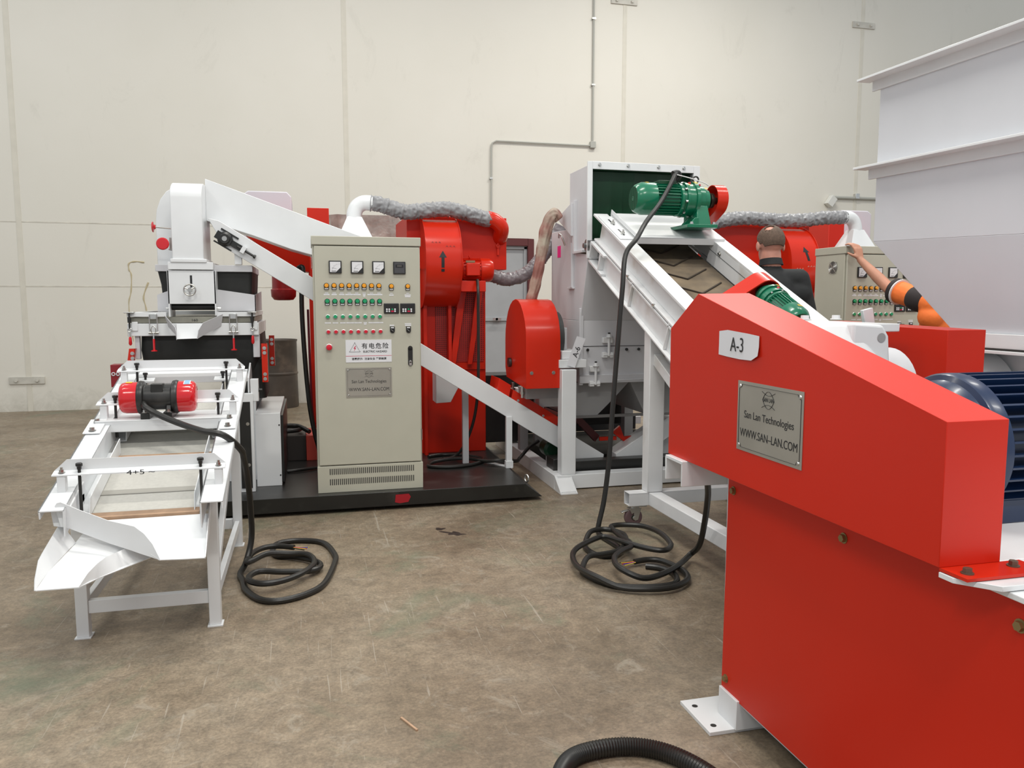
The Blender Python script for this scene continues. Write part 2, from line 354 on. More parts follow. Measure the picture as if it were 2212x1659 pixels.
MB().cyl((2.86, WY + 0.02, 1.235), (2.86, WY - 0.05, 1.235), 0.02).box(2.80, 2.93, WY - 0.05, WY - 0.03, 1.215, 1.255).build('door_bolt', ZINC, d1, label='zinc sliding bolt')
# conduits and brackets on the back wall
def conduit(name, pts, r, m, label, cat='conduit'):
    t = thing(name, label, cat, pts[0])
    MB().tube(pts, r, 10).build('pipe', m, t)
    return t
PIPE = mat('painted_grey_conduit', (0.40, 0.40, 0.36), 0.5)
cy = WY - 0.03
c1 = conduit('wall_conduit', [(4.43, cy, 9.0), (4.43, cy, 4.03)], 0.014, PIPE, 'thin grey conduit running vertically up the cream back wall', 'conduit')
for z in (4.9, 5.9, 6.9): MB().box(4.40, 4.46, cy - 0.02, WY, z - 0.012, z + 0.012).build('clip', ZINC, c1)
MB().box(4.385, 4.475, WY - 0.06, WY, 3.93, 4.03).build('junction_box', PIPE, c1, 0.004)
c2 = conduit('wall_conduit', [(4.385, cy, 3.965), (2.86, cy, 3.965), (2.80, cy, 3.93), (2.785, cy, 3.86), (2.775, cy, 2.515)], 0.013, PIPE, 'thin grey conduit stepping sideways and down to the maroon framed door', 'conduit')
for z in (3.4, 2.9): MB().box(2.755, 2.80, cy - 0.018, WY, z - 0.012, z + 0.012).build('clip', ZINC, c2)
c3 = conduit('wall_conduit', [(8.85, cy, 3.305), (10.9, cy, 3.305)], 0.026, PIPE, 'short horizontal grey pipe on the back wall at right, ending in a white box', 'conduit')
MB().beam((8.84, WY - 0.06, 3.30), (8.74, WY - 0.06, 3.16), 0.12, 0.11, up=(0, 1, 0)).build('end_box', WEBW, c3, 0.006)
MB().box(9.28, 9.36, cy - 0.04, WY, 3.29, 3.38).build('clip', ZINC, c3, 0.004)
BRK = mat('painted_bracket', (0.55, 0.53, 0.47), 0.6, 0, 0.15, 8)
for x, z, lab in ((4.94, 6.21, 'small bolted plate bridging the wall joint above the green mouthed hopper'), (9.33, 6.21, 'small bolted plate bridging the wall joint at upper right'), (-3.78, 0.43, 'cream painted bolted plate bridging the left wall joint near the ground')):
    t = thing('wall_bracket', lab, 'bracket', (x, WY, z - 0.05))
    MB().box(x - 0.22, x + 0.22, WY - 0.022, WY, z - 0.05, z + 0.05).build('plate', BRK, t, 0.003)
    for dx in (-0.13, 0.13): MB().hexbolt((x + dx, WY - 0.022, z), (0, -1, 0), 0.022, 0.02).build('bolt', BRK, t)
# marks and litter on the floor
OIL = mat('dried_oil', (0.030, 0.025, 0.020), 0.4, 0, 0.4, 30)
def splat(x, y, rs, sc=(1, 1), rot=0.0, m=OIL, name='oil_stain', label=''):
    n = len(rs); P = []
    for i in range(n * 4):
        t = i / 4; a0, a1 = rs[int(t) % n], rs[(int(t) + 1) % n]; f = t - int(t); f = f * f * (3 - 2 * f); rr = a0 * (1 - f) + a1 * f; an = 2 * math.pi * i / (n * 4)
        px, py = rr * math.cos(an) * sc[0], rr * math.sin(an) * sc[1]; P.append((x + px * math.cos(rot) - py * math.sin(rot), y + px * math.sin(rot) + py * math.cos(rot), 0.0006))
    c = (x, y, 0.0009); k = len(P); mb = MB().add(P + [c], [(i, (i + 1) % k, k) for i in range(k)])
    return mb.build(name, m, None, label=label, cat='stain')
splat(0.90, 4.98, [0.03, 0.05, 0.025, 0.04, 0.055, 0.03, 0.09, 0.035, 0.05, 0.028, 0.04, 0.03], (1.5, 0.9), -0.7, label='small black splash of dried oil on the open floor, larger of two')
splat(0.82, 5.12, [0.02, 0.03, 0.018, 0.035, 0.02, 0.03, 0.05, 0.02], (1.4, 0.8), -0.4, label='faint smaller drip of dried oil just beyond the larger oil splash')
MB().box(0, 0.11, -0.004, 0.004, 0.0, 0.006).build('wood_splinter', WOOD, None, label='thin pale wood splinter lying on the open floor', cat='splinter', xf=Matrix.Translation((0.335, 2.66, 0)) @ Matrix.Rotation(2.0, 4, 'Z') )
# old drip stains of glue on the wall (raised dried drips)
STAIN = mat('dried_drip', (0.52, 0.45, 0.29), 0.5)
def drip(pts, label):
    MB().tube(catmull([(x, WY + 0.001, z) for x, z in pts], 4), 0.010, 6, rf=lambda i: 0.012 * (1 - 0.5 * i / (4 * len(pts))) * (1 + 0.3 * math.sin(i * 1.7))).build('wall_stain', STAIN, None, label=label, cat='stain')
drip([(-2.22, 2.06), (-2.34, 2.07), (-2.42, 2.04), (-2.42, 1.95), (-2.395, 1.88), (-2.41, 1.65), (-2.445, 1.5), (-2.44, 1.25), (-2.41, 0.95)], 'long brown dried drip running down the wall left of the white separator')
drip([(-2.18, 1.78), (-2.25, 1.58), (-2.225, 1.42), (-2.20, 1.12)], 'shorter tan drip mark on the wall beside the long one')
# ================================================================ vibrating screening table (left foreground)
SL = 0.265
def zt(y): return 0.655 + SL * (y - 3.57)
def tp(x, y, n=0.0): return Vector((x, y, zt(y) + n))
TU = (0, -SL, 1)
tb = thing('vibrating_screen', 'white sloping screen table with two front chutes and a red and black vibrator', 'machine', (-0.742, 4.4, 0))
XL, XR = -1.102, -0.382
for x in (-1.026, -0.462):      # legs
    for y, zt_ in ((3.83, 0.66), (5.08, 0.96)):
        dx = 0.022 if y < 4 else 0
        l = MB().box(x - 0.026, x + 0.026, y - 0.025, y + 0.025, 0.006, zt_).build('leg', WHT, tb, 0.002)
        MB().box(x - 0.034, x + 0.034, y - 0.034, y + 0.034, 0, 0.006).build('foot_plate', WHT, l)
for y in (3.83, 5.08):
    MB().box(-1.0, -0.488, y - 0.018, y + 0.018, 0.112, 0.172).build('stretcher', WHT, tb, 0.002)
for x in (-1.026, -0.462):
    MB().box(x - 0.014, x + 0.014, 3.86, 5.05, 0.112, 0.165).build('stretcher', WHT, tb, 0.002)
    MB().beam((x, 3.86, 0.20), (x, 5.05, 0.80), 0.028, 0.045).build('brace', WHT, tb, 0.002)
    MB().beam((x, 3.86, 0.58), (x, 5.05, 0.88), 0.03, 0.06).build('top_rail', WHT, tb, 0.002)
Y0, Y1 = 3.57, 5.22
# folded side rails (top flange, outer lip, inner web)
for x0, x1, xo, xi in ((XL, XL + 0.095, XL, XL + 0.095), (XR - 0.095, XR, XR, XR - 0.095)):
    m = MB()
    m.prism([tp(x0, Y0, 0), tp(x1, Y0, 0), tp(x1, Y1, 0), tp(x0, Y1, 0)], (0, 0, -0.006))
    s = 0.006 if xo < xi else -0.006
    m.prism([tp(xo, Y0, 0), tp(xo, Y1, 0), tp(xo, Y1, -0.035), tp(xo, Y0, -0.035)], (s, 0, 0))
    m.prism([tp(xi, Y0, 0), tp(xi, Y1, 0), tp(xi, Y1, -0.115), tp(xi, Y0, -0.115)], (-s, 0, 0))
    m.build('side_rail', WHT, tb, 0.002)
# rear top bar with chamfered corners
MB().prism([tp(XL, Y1 - 0.02), tp(XL + 0.07, Y1 + 0.06), tp(XR - 0.07, Y1 + 0.06), tp(XR, Y1 - 0.02), tp(XR, Y1 - 0.05), tp(XL, Y1 - 0.05)], (0, 0, -0.06)).build('rear_bar', WHT, tb, 0.002)
# pan, screen deck, wooden battens
DXL, DXR = -0.955, -0.520
MB().prism([tp(DXL - 0.03, 3.72, -0.125), tp(DXR + 0.03, 3.72, -0.125), tp(DXR + 0.03, Y1 - 0.05, -0.125), tp(DXL - 0.03, Y1 - 0.05, -0.125)], (0, 0, -0.012)).build('screen_deck', MESHG, tb)
for y in (3.735, 4.30, 4.85, 5.14):
    MB().prism([tp(DXL - 0.01, y - 0.02, -0.115), tp(DXR + 0.02, y - 0.02, -0.115), tp(DXR + 0.02, y + 0.02, -0.115), tp(DXL - 0.01, y + 0.02, -0.115)], (0, 0, -0.03 if y < 4 else -0.013)).build('batten', WOOD, tb, label='brown wooden batten')
for y in (3.95, 4.18, 4.62):
    MB().prism([tp(DXL - 0.01, y - 0.022, -0.122), tp(DXR + 0.02, y - 0.022, -0.122), tp(DXR + 0.02, y + 0.022, -0.122), tp(DXL - 0.01, y + 0.022, -0.122)], (0, 0, -0.01)).build('deck_strip', mat('deck_strip_%d' % int(y * 100), (0.30, 0.29, 0.26), 0.6), tb)
for x, d in ((DXL, 1), (DXR, -1)):
    for a, b in ((3.73, 4.36), (4.50, 5.16)):
        m = MB(); m.prism([tp(x, a, -0.12), tp(x, b, -0.12), tp(x, b, -0.045), tp(x, a + 0.02, -0.045)], (0.004 * d, 0, 0))
        m.prism([tp(x, a, -0.116), tp(x - 0.055 * d, a, -0.116), tp(x - 0.055 * d, b, -0.116), tp(x, b, -0.116)], (0, 0, -0.004))
        m.build('deck_side_strip', WHT, tb)
# cross angles clamping the deck
def bolt(x, y, n, h, parent):
    b = MB().cyl(tp(x, y, n), tp(x, y, n - h), 0.0068, n=10); b.lathe(tp(x, y, n - 0.004), (0, 0, 1), [(0, 0.009), (0.012, 0.010), (0.016, 0.0145), (0.026, 0.0145), (0.029, 0.010)], 8)
    b.build('clamp_bolt', BLKP, parent, label='black threaded clamp bolt')
for i, y in enumerate((3.72, 4.50, 5.0)):
    xa, xb = XL + 0.012, XR - 0.002
    m = MB(); m.prism([tp(xa, y, 0.078), tp(xb, y, 0.078), tp(xb, y + 0.045, 0.078), tp(xa, y + 0.045, 0.078)], (0, 0, -0.005))
    m.prism([tp(xa, y + 0.045, 0.078), tp(xa + 0.05, y + 0.045, 0.125), tp(xb - 0.05, y + 0.045, 0.125), tp(xb, y + 0.045, 0.078)], (0, 0.005, 0))
    ca = m.build('cross_angle', WHT, tb)
    for x in (xa + 0.035, xb - 0.03):
        MB().box(x - 0.017, x + 0.017, y + 0.004, y + 0.04, zt(y) - 0.02, zt(y) + 0.074).build('spacer', WHT, ca, 0.003)
        MB().hexbolt((x, y + 0.022, zt(y) + 0.084), (0, 0, 1), 0.0105, 0.011).cyl((x, y + 0.022, zt(y) + 0.09), (x, y + 0.022, zt(y) + 0.108), 0.006, n=8).build('nut', STL, ca)
    for x in (DXL - 0.03 if i != 1 else -1.0, DXR + 0.03):
        bolt(x, y + 0.02, 0.095, 0.20, ca)
text_mb(w := MB(), '4+5 ~', (-0.735, 3.7185, zt(3.72) + 0.0745), 0.03, FR, 1.6, ex=0.0002)
INKT = w.build('marker_writing', INK, tb)
for x in (XL + 0.14, XR - 0.14):
    MB().prism([tp(x - 0.05, 5.10, -0.02), tp(x + 0.05, 5.10, -0.02), tp(x + 0.05, 5.16, -0.02), tp(x - 0.05, 5.16, -0.02)], (0, 0, -0.01)).build('clamp_plate', WHT, tb)
    bolt(x, 5.13, -0.002, 0.1, tb)
# motor mounting plate
zp = 0.905
m = MB(); m.prism([(XL + 0.02, 4.42, zp), (XR - 0.055, 4.42, zp), (XR - 0.055, 4.74, zp), (XL + 0.02, 4.74, zp)], (0, 0, -0.008)); m.prism([(XL + 0.02, 4.42, zp), (XL + 0.02, 4.42, zp - 0.062), (XR - 0.055, 4.42, zp - 0.062), (XR - 0.055, 4.42, zp)], (0, 0.008, 0))
m.build('motor_plate', WHT, tb, 0.006, seg=3)
for x in (XL + 0.03, XR - 0.045):
    g = MB().prism([(x - 0.04, 4.31, zt(4.31) + 0.004), (x + 0.04, 4.31, zt(4.31) + 0.004), (x + 0.04, 4.48, zt(4.48) + 0.004), (x - 0.04, 4.48, zt(4.48) + 0.004)], (0, 0, 0.007)).build('gusset', WHT, tb, 0.002)
    for y in (4.335, 4.44): MB().hexbolt((x, y, zt(y) + 0.012), (0, 0, 1), 0.013, 0.013).build('bolt', STL, g)
# vibrator motor
MC = Vector((-0.785, 4.52, 1.01)); r = 0.083
vm = MB(); vm.lathe(MC - Vector((0.10, 0, 0)), (1, 0, 0), [(0, 0.086), (0.012, 0.09), (0.03, 0.086), (0.034, 0.068), (0.166, 0.068), (0.17, 0.086), (0.188, 0.09), (0.2, 0.086)], 32)
vm.box(MC.x - 0.03, MC.x + 0.03, MC.y - 0.06, MC.y, MC.z + 0.02, MC.z + 0.075)
for dx in (-0.055, 0.055):
    vm.box(MC.x + dx - 0.022, MC.x + dx + 0.022, MC.y - 0.10, MC.y + 0.10, zp, zp + 0.035)
    vm.prism([(MC.x + dx - 0.012, MC.y - 0.075, zp + 0.03), (MC.x + dx - 0.012, MC.y + 0.075, zp + 0.03), (MC.x + dx - 0.012, MC.y + 0.05, MC.z - 0.03), (MC.x + dx - 0.012, MC.y - 0.05, MC.z - 0.03)], (0.024, 0, 0))
vmo = vm.build('vibrator_motor', BLKP, tb, 0.003, label='black cast body of the vibrator')
for sgn in (-1, 1):
    c = MB().lathe(MC + Vector((sgn * 0.098, 0, 0)), (sgn, 0, 0), [(0, r), (0.06, r), (0.078, r * 0.95), (0.088, r * 0.82), (0.092, r * 0.55)], 36).build('weight_cover', CRIM, vmo, smoothall=False, label='glossy red end cover')
stk = []
MB().sheet([[MC + Vector((0.13 + dx, -math.sin(a) * (r + 0.001), math.cos(a) * (r + 0.001))) for dx in (0, 0.017, 0.034)] for a in (-0.1, 0.15, 0.4, 0.6)], 0.001).build('sticker', LABEL, vmo)
MB().sheet([[MC + Vector((0.134 + dx, -math.sin(a) * (r + 0.002), math.cos(a) * (r + 0.002))) for dx in (0, 0.013, 0.026)] for a in (-0.05, 0.15, 0.4, 0.56)], 0.001).build('sticker_print', STICKB, vmo)
MB().sheet([[MC + Vector((-0.155 + dx, -math.sin(a) * (r + 0.001), math.cos(a) * (r + 0.001))) for dx in (0, 0.015, 0.03)] for a in (0.05, 0.2, 0.3)], 0.001).build('sticker', YEL, vmo)
for dx in (-0.055, 0.055): MB().hexbolt((MC.x + dx, MC.y - 0.09, zp + 0.035), (0, 0, 1), 0.012, 0.012).build('bolt', STL, vmo)
# discharge chutes
t_ = 0.004
up = thing  # keep name short below
m = MB()
m.sheet([[(-0.95, 3.71, 0.565), (-0.67, 3.71, 0.566), (-0.462, 3.71, 0.567)], [(-0.83, 3.63, 0.528), (-0.645, 3.63, 0.53), (-0.460, 3.63, 0.533)], [(-0.72, 3.54, 0.482), (-0.60, 3.54, 0.478), (-0.453, 3.54, 0.476)], [(-0.628, 3.45, 0.450), (-0.54, 3.45, 0.446), (-0.447, 3.45, 0.444)]], -t_)
m.build('upper_chute', WHT, tb)
g = MB()
top = [(-1.048, 3.6, 0.668), (-1.040, 3.6, 0.68), (-1.025, 3.6, 0.683), (-0.963, 3.59, 0.653), (-0.841, 3.57, 0.6), (-0.734, 3.54, 0.575), (-0.693, 3.52, 0.546), (-0.656, 3.49, 0.508), (-0.621, 3.45, 0.45)]
bot = [(-1.030, 3.6, 0.578), (-1.015, 3.6, 0.576), (-0.998, 3.6, 0.569), (-0.927, 3.59, 0.537), (-0.835, 3.57, 0.499), (-0.749, 3.54, 0.472), (-0.71, 3.52, 0.461), (-0.663, 3.49, 0.452), (-0.621, 3.45, 0.448)]
g.sheet([top, bot], t_).build('chute_guide', WHT, tb)
MB().sheet([[(-0.458, 3.80, 0.61), (-0.45, 3.62, 0.56), (-0.446, 3.45, 0.448)], [(-0.462, 3.80, 0.552), (-0.45, 3.62, 0.50), (-0.447, 3.45, 0.444)]], t_).build('chute_guide', WHT, tb)
g = MB().prism([(-1.073, 3.615, 0.656), (-1.0, 3.615, 0.645), (-1.0, 3.615, 0.564), (-1.063, 3.615, 0.576)], (0, 0.25, 0.066)).build('end_bracket', WHT, tb, 0.003)
m = MB()
m.sheet([[(-0.99, 3.76, 0.50), (-0.75, 3.76, 0.49), (-0.50, 3.76, 0.48)], [(-1.0, 3.62, 0.479), (-0.83, 3.60, 0.452), (-0.69, 3.60, 0.416)], [(-1.033, 3.42, 0.445), (-0.94, 3.43, 0.425), (-0.855, 3.44, 0.397)], [(-1.043, 3.29, 0.415), (-0.97, 3.29, 0.415), (-0.889, 3.29, 0.415)]], -t_)
m.build('lower_chute', WHT, tb)
MB().sheet([[(-1.045, 3.66, 0.577), (-1.049, 3.62, 0.569), (-1.062, 3.47, 0.514), (-1.065, 3.42, 0.495), (-1.057, 3.34, 0.444), (-1.045, 3.29, 0.417)], [(-0.993, 3.66, 0.488), (-0.999, 3.62, 0.483), (-1.025, 3.47, 0.454), (-1.033, 3.42, 0.445), (-1.043, 3.34, 0.423), (-1.043, 3.29, 0.415)]], t_).build('chute_guide', WHT, tb)
MB().sheet([[(-0.52, 3.76, 0.51), (-0.68, 3.66, 0.48), (-0.785, 3.6, 0.466), (-0.842, 3.5, 0.462), (-0.862, 3.44, 0.454), (-0.878, 3.37, 0.442), (-0.891, 3.29, 0.417)], [(-0.50, 3.76, 0.47), (-0.60, 3.66, 0.44), (-0.696, 3.6, 0.414), (-0.798, 3.5, 0.403), (-0.855, 3.44, 0.393), (-0.877, 3.37, 0.402), (-0.889, 3.29, 0.414)]], t_).build('chute_guide', WHT, tb)
# ================================================================ cables
def cable(name, pts, r, label, group=None, k=6, m=CABLE, wires=None, corr=0):
    P = catmull(pts, k)
    t = thing(name, label, 'cable', pts[0]) if wires else None
    rf = (lambda i: r * (1.07 if i % 2 else 0.95)) if corr else None
    o = MB().tube(P, r, 10, rf=rf).build('cable_sheath' if t else name, m, t, label=None if t else label, cat=None if t else 'cable', group=group)
    if wires:
        e, d = Vector(P[-1]), (Vector(P[-1]) - Vector(P[-3])).normalized(); sd = d.cross(Vector((0, 0, 1))).normalized()
        for i, wm in enumerate((CYEL, CBLU, RLENS, CYEL, INK)):
            q = e + sd * (i - 2) * 0.006
            MB().tube(catmull([q, q + d * 0.04 + sd * (i - 2) * 0.003, q + d * 0.085 + sd * (i - 2) * 0.007 + Vector((0, 0, 0.004 * (i % 2)))], 4), 0.0028, 6).build('wire', wm, t)
    return t or o
def coil(pts, r, lift):
    out = []; n = len(pts)
    for i, p in enumerate(pts):
        out.append((p[0], p[1], r + lift(i / n)))
    return out
A = [(-0.405, 4.478), (-0.378, 4.352), (-0.354, 4.213), (-0.274, 4.054), (-0.169, 4.015), (-0.037, 4.085), (0.047, 4.222), (0.107, 4.528), (0.113, 4.698), (0.05, 4.946), (-0.091, 5.031), (-0.211, 5.012), (-0.248, 4.908), (-0.221, 4.757), (-0.109, 4.693), (0.004, 4.563), (0.026, 4.445), (-0.037, 4.368), (-0.18, 4.375), (-0.293, 4.396), (-0.344, 4.329), (-0.336, 4.249), (-0.272, 4.192), (-0.175, 4.208), (-0.074, 4.303), (-0.007, 4.453), (-0.035, 4.615), (-0.134, 4.666), (-0.263, 4.648), (-0.345, 4.54), (-0.37, 4.53), (-0.354, 4.672), (-0.295, 4.767), (-0.216, 4.782), (-0.12, 4.731)]
RA = 0.0165
cable('power_cable', [(-0.85, 4.45, 0.985), (-0.83, 4.41, 0.968), (-0.77, 4.38, 0.935), (-0.65, 4.29, 0.895), (-0.53, 4.17, 0.872), (-0.43, 4.14, 0.852), (-0.36, 4.24, 0.76), (-0.35, 4.32, 0.69), (-0.345, 4.46, 0.54), (-0.345, 4.58, 0.35), (-0.35, 4.63, 0.17), (-0.38, 4.57, 0.05)] +
      coil(A, RA, lambda t: 0.0 if t < 0.38 else 0.034 * min(1, (t - 0.38) * 6) if t < 0.8 else 0.05), RA, 'black cable from the red vibrator to a coil on the floor at left', wires=True)
B = [(1.799, 4.741), (1.788, 4.619), (1.8, 4.497), (1.803, 4.382), (1.738, 4.281), (1.672, 4.263), (1.617, 4.312), (1.605, 4.433), (1.637, 4.538), (1.707, 4.639), (1.801, 4.677), (1.862, 4.63), (1.892, 4.532), (1.858, 4.414), (1.788, 4.295), (1.716, 4.225), (1.619, 4.199), (1.523, 4.173), (1.458, 4.085), (1.446, 3.995), (1.475, 3.891), (1.541, 3.789), (1.628, 3.745), (1.749, 3.721), (1.85, 3.737), (1.902, 3.803), (1.922, 3.903), (1.888, 3.991), (1.824, 4.039)]
cable('power_cable', [(2.66, 5.42, 2.43), (2.612, 5.38, 2.44), (2.55, 5.33, 2.36), (2.431, 5.25, 2.21), (2.283, 5.15, 2.067), (2.15, 5.0, 1.94), (2.05, 4.95, 1.826), (2.011, 4.9, 1.611), (1.984, 4.88, 1.368), (1.954, 4.86, 1.064), (1.921, 4.83, 0.761), (1.89, 4.8, 0.458), (1.853, 4.78, 0.216), (1.812, 4.76, 0.07)] +
      coil(B, RA, lambda t: 0.0 if t < 0.3 else 0.035 if t < 0.6 else 0.0), RA, 'black cable hanging from the upper green motor down to the floor coil in the middle')
Cc = [(2.119, 4.079), (1.972, 3.929), (1.82, 3.817), (1.697, 3.784), (1.615, 3.841), (1.604, 3.947), (1.644, 4.061), (1.73, 4.154), (1.809, 4.219), (1.84, 4.326), (1.843, 4.466), (1.86, 4.641), (1.891, 4.728), (1.985, 4.736), (2.087, 4.667), (2.121, 4.493), (2.082, 4.264), (2.02, 4.147), (1.955, 4.104), (1.887, 4.147), (1.818, 4.26), (1.791, 4.339), (1.735, 4.465), (1.63, 4.426), (1.505, 4.323), (1.438, 4.195), (1.413, 4.019), (1.455, 3.839), (1.544, 3.733), (1.674, 3.672), (1.803, 3.666), (1.91, 3.722), (1.964, 3.802), (1.978, 3.912), (1.938, 4.067), (1.87, 4.109), (1.776, 4.092)]
cable('power_cable', [(1.84, 3.40, 0.75), (1.901, 3.5, 0.648), (2.018, 3.7, 0.498), (2.084, 3.85, 0.302), (2.13, 3.99, 0.13)] +
      coil(Cc, RA, lambda t: 0.03 if t < 0.1 else 0.035 + 0.03 * math.sin(t * 9) ** 2 if t < 0.75 else 0.012), RA, 'black cable dropping from under the A-3 guard into the floor coil in the middle', wires=True)
cable('corrugated_hose', [(0.66, 1.95, 0.03), (0.70, 2.15, 0.03), (0.75, 2.27, 0.03), (0.83, 2.335, 0.03), (0.968, 2.345, 0.03), (1.08, 2.30, 0.03), (1.16, 2.20, 0.03), (1.21, 2.05, 0.03), (1.22, 1.9, 0.03)], 0.028, 'thick black corrugated hose curving across the floor at the bottom edge', k=26, corr=1)
# ================================================================ skid platform, cabinets
pf = thing('skid_platform', 'low black steel platform carrying the grey cabinet, with a red paint patch on its edge', 'platform', (0.1, 7.0, 0))
MB().hexa([(-1.22, 5.685, 0.03), (1.70, 5.685, 0.03), (1.74, 8.1, 0.03), (-1.22, 8.1, 0.03)], [(-1.22, 5.665, 0.14), (1.56, 5.665, 0.14), (1.62, 8.1, 0.14), (-1.22, 8.1, 0.14)]).build('deck', BLKP, pf, 0.003)
MB().box(-1.18, 1.6, 5.80, 8.05, 0.0, 0.03).build('skid_runner', BLKP, pf)
MB().prism([(0.575, 5.678, 0.058), (0.61, 5.680, 0.048), (0.672, 5.679, 0.055), (0.69, 5.671, 0.095), (0.676, 5.667, 0.118), (0.58, 5.668, 0.115)], (0, -0.003, 0)).build('paint_patch', mat('red_spray_paint', (0.42, 0.01, 0.02), 0.6), pf)
MB().ring((1.60, 5.78, 0.155), (1, 0.3, 0), 0.028, 0.006).build('lifting_ring', ZINC, pf)
CX0, CX1, CYF, CYB, CZ0, CZ1 = 0.035, 0.790, 5.75, 6.15, 0.14, 1.972
cb = thing('control_cabinet', 'grey beige control cabinet with a warning sign, standing fully in view on black platform', 'electrical cabinet', ((CX0 + CX1) / 2, (CYF + CYB) / 2, CZ0))
def build_cabinet():
    MB().box(CX0, CX1, CYF + 0.012, CYB, CZ0, CZ1 - 0.06).build('body', CAB, cb, 0.004)
    MB().box(CX0 - 0.007, CX1 + 0.004, CYF - 0.012, CYB + 0.004, CZ1 - 0.062, CZ1).build('top_cap', CAB, cb, 0.004)
    door = MB().box(CX0 + 0.012, CX1 - 0.008, CYF - 0.010, CYF + 0.010, 0.342, CZ1 - 0.070).build('door', CAB, cb, 0.004)
    pl = MB().box(CX0 - 0.002, CX1 + 0.002, CYF - 0.010, CYF + 0.012, CZ0, 0.334).build('plinth', CAB, cb, 0.003)
    yf = CYF - 0.010
    for z0, z1 in ((0.272, 0.316), (0.196, 0.240)):
        v = MB()
        for k in range(44):
            x = 0.118 + k * (0.600 / 43); v.box(x, x + 0.0062, yf - 0.0008, yf + 0.001, z0, z1)
        v.build('vent_row', INK, pl)
    # analogue gauges
    for gx in (0.189, 0.340, 0.490):
        g = MB().box(gx - 0.044, gx + 0.044, yf - 0.014, yf, 1.757 - 0.044, 1.757 + 0.044).build('gauge', BLKP, door, 0.003)
        s_ = 0.036
        MB().prism([(gx - s_, yf - 0.0142, 1.757 + s_), (gx - s_, yf - 0.0142, 1.757 - s_), (gx + 0.004, yf - 0.0142, 1.757 - s_), (gx + s_, yf - 0.0142, 1.757 - 0.004), (gx + s_, yf - 0.0142, 1.757 + s_)], (0, -0.001, 0)).build('dial_face', LABEL, g)
        q = MB(); y_ = yf - 0.0156
        for k in range(9):
            a = math.radians(90 + k * 11.25); ca, sa = math.cos(a), math.sin(a)
            cx_, cz_ = gx + 0.028, 1.757 - 0.028
            q.beam((cx_ + ca * 0.046, y_, cz_ + sa * 0.046), (cx_ + ca * (0.051 if k % 2 else 0.054), y_, cz_ + sa * (0.051 if k % 2 else 0.054)), 0.0005, 0.0018, up=(0, 1, 0))
        q.beam((gx + 0.010, y_, 1.757 - 0.012), (gx - 0.022, y_, 1.757 - 0.006), 0.0005, 0.0012, up=(0, 1, 0)); q.box(gx - 0.026, gx + 0.006, y_, y_ + 0.0005, 1.757 - 0.031, 1.757 - 0.027)
        q.build('dial_marks', INK, g)
    g = MB().box(0.638 - 0.044, 0.638 + 0.044, yf - 0.012, yf, 1.755 - 0.044, 1.755 + 0.044).build('digital_meter', BLKP, door, 0.003)
    MB().box(0.638 - 0.037, 0.638 + 0.037, yf - 0.0135, yf - 0.012, 1.755 - 0.037, 1.755 + 0.037).build('meter_face', mat('meter_grey', (0.06, 0.06, 0.065), 0.5), g)
    MB().box(0.638 - 0.028, 0.638 + 0.028, yf - 0.0145, yf - 0.0135, 1.757, 1.757 + 0.022).build('display', INK, g)
    dg = MB(); text_mb(dg, '8888', (0.638, yf - 0.0147, 1.768), 0.018, FR, 0.9); dg.build('digits', mat('unlit_digits', (0.16, 0.15, 0.14), 0.5), g)
    # lamps with name tags
    def lamp(x, z, m):
        b = MB().box(x - 0.016, x + 0.016, yf - 0.006, yf, z - 0.028, z + 0.002); b.lathe((x, yf, z), (0, -1, 0), [(0, 0.0185), (0.006, 0.0185)], 20)
        o = b.build('indicator_lamp', BLKP, door)
        MB().lathe((x, yf - 0.004, z), (0, -1, 0), [(0, 0.0145), (0.012, 0.0145), (0.016, 0.011)], 20).build('lens', m, o)
        MB().box(x - 0.0115, x + 0.0115, yf - 0.0068, yf - 0.006, z - 0.0255, z - 0.0165).build('name_tag', LABEL, o)
    xs = [0.126 + i * 0.0521 for i in range(8)]
    for x in xs: lamp(x, 1.627, AMBER); lamp(x + 0.003, 1.517, GLENS)
    for x in (0.579, 0.696): lamp(x, 1.624, AMBER)
    def button(x, z, m, r=0.0125, h=0.010):
        o = MB().lathe((x, yf, z), (0, -1, 0), [(0, r + 0.0035), (0.004, r + 0.0035), (0.006, r + 0.001)], 20).build('push_button', ZINC, door)
        MB().lathe((x, yf - 0.003, z), (0, -1, 0), [(0, r), (h, r), (h + 0.001, r * 0.9)], 20).build('button_cap', m, o)
    for x in xs: button(x + 0.004, 1.409, GLENS); button(x + 0.006, 1.302, RLENS)
    button(0.134, 1.193, RLENS, 0.020, 0.022)
    class LBx:
        def box(s, *a): MB().box(*a).build('label_strip', LABEL, door)
    lb = LBx()
    for i, x in enumerate(xs):
        w_ = (0.02, 0.018, 0.018, 0.028, 0.028, 0.010, 0.030, 0.024)[i]
        lb.box(x - 0.012, x + 0.012, yf - 0.001, yf, 1.572, 1.579); lb.box(x - w_, x + w_, yf - 0.001, yf, 1.560, 1.569)
        w2 = (0.021, 0.019, 0.019, 0.029, 0.028, 0.012, 0.030, 0.023)[i]
        lb.box(x + 0.004 - w2, x + 0.004 + w2, yf - 0.001, yf, 1.361, 1.369)
    lb.box(xs[5] - 0.008, xs[5] + 0.008, yf - 0.001, yf, 1.550, 1.558); lb.box(xs[5] - 0.006, xs[5] + 0.012, yf - 0.001, yf, 1.351, 1.359)
    for x, w_ in ((0.579, 0.016), (0.696, 0.022)):
        lb.box(x - 0.010, x + 0.010, yf - 0.001, yf, 1.571, 1.577); lb.box(x - w_, x + w_, yf - 0.001, yf, 1.557, 1.566); lb.box(x - w_, x + w_, yf - 0.001, yf, 1.340, 1.349)
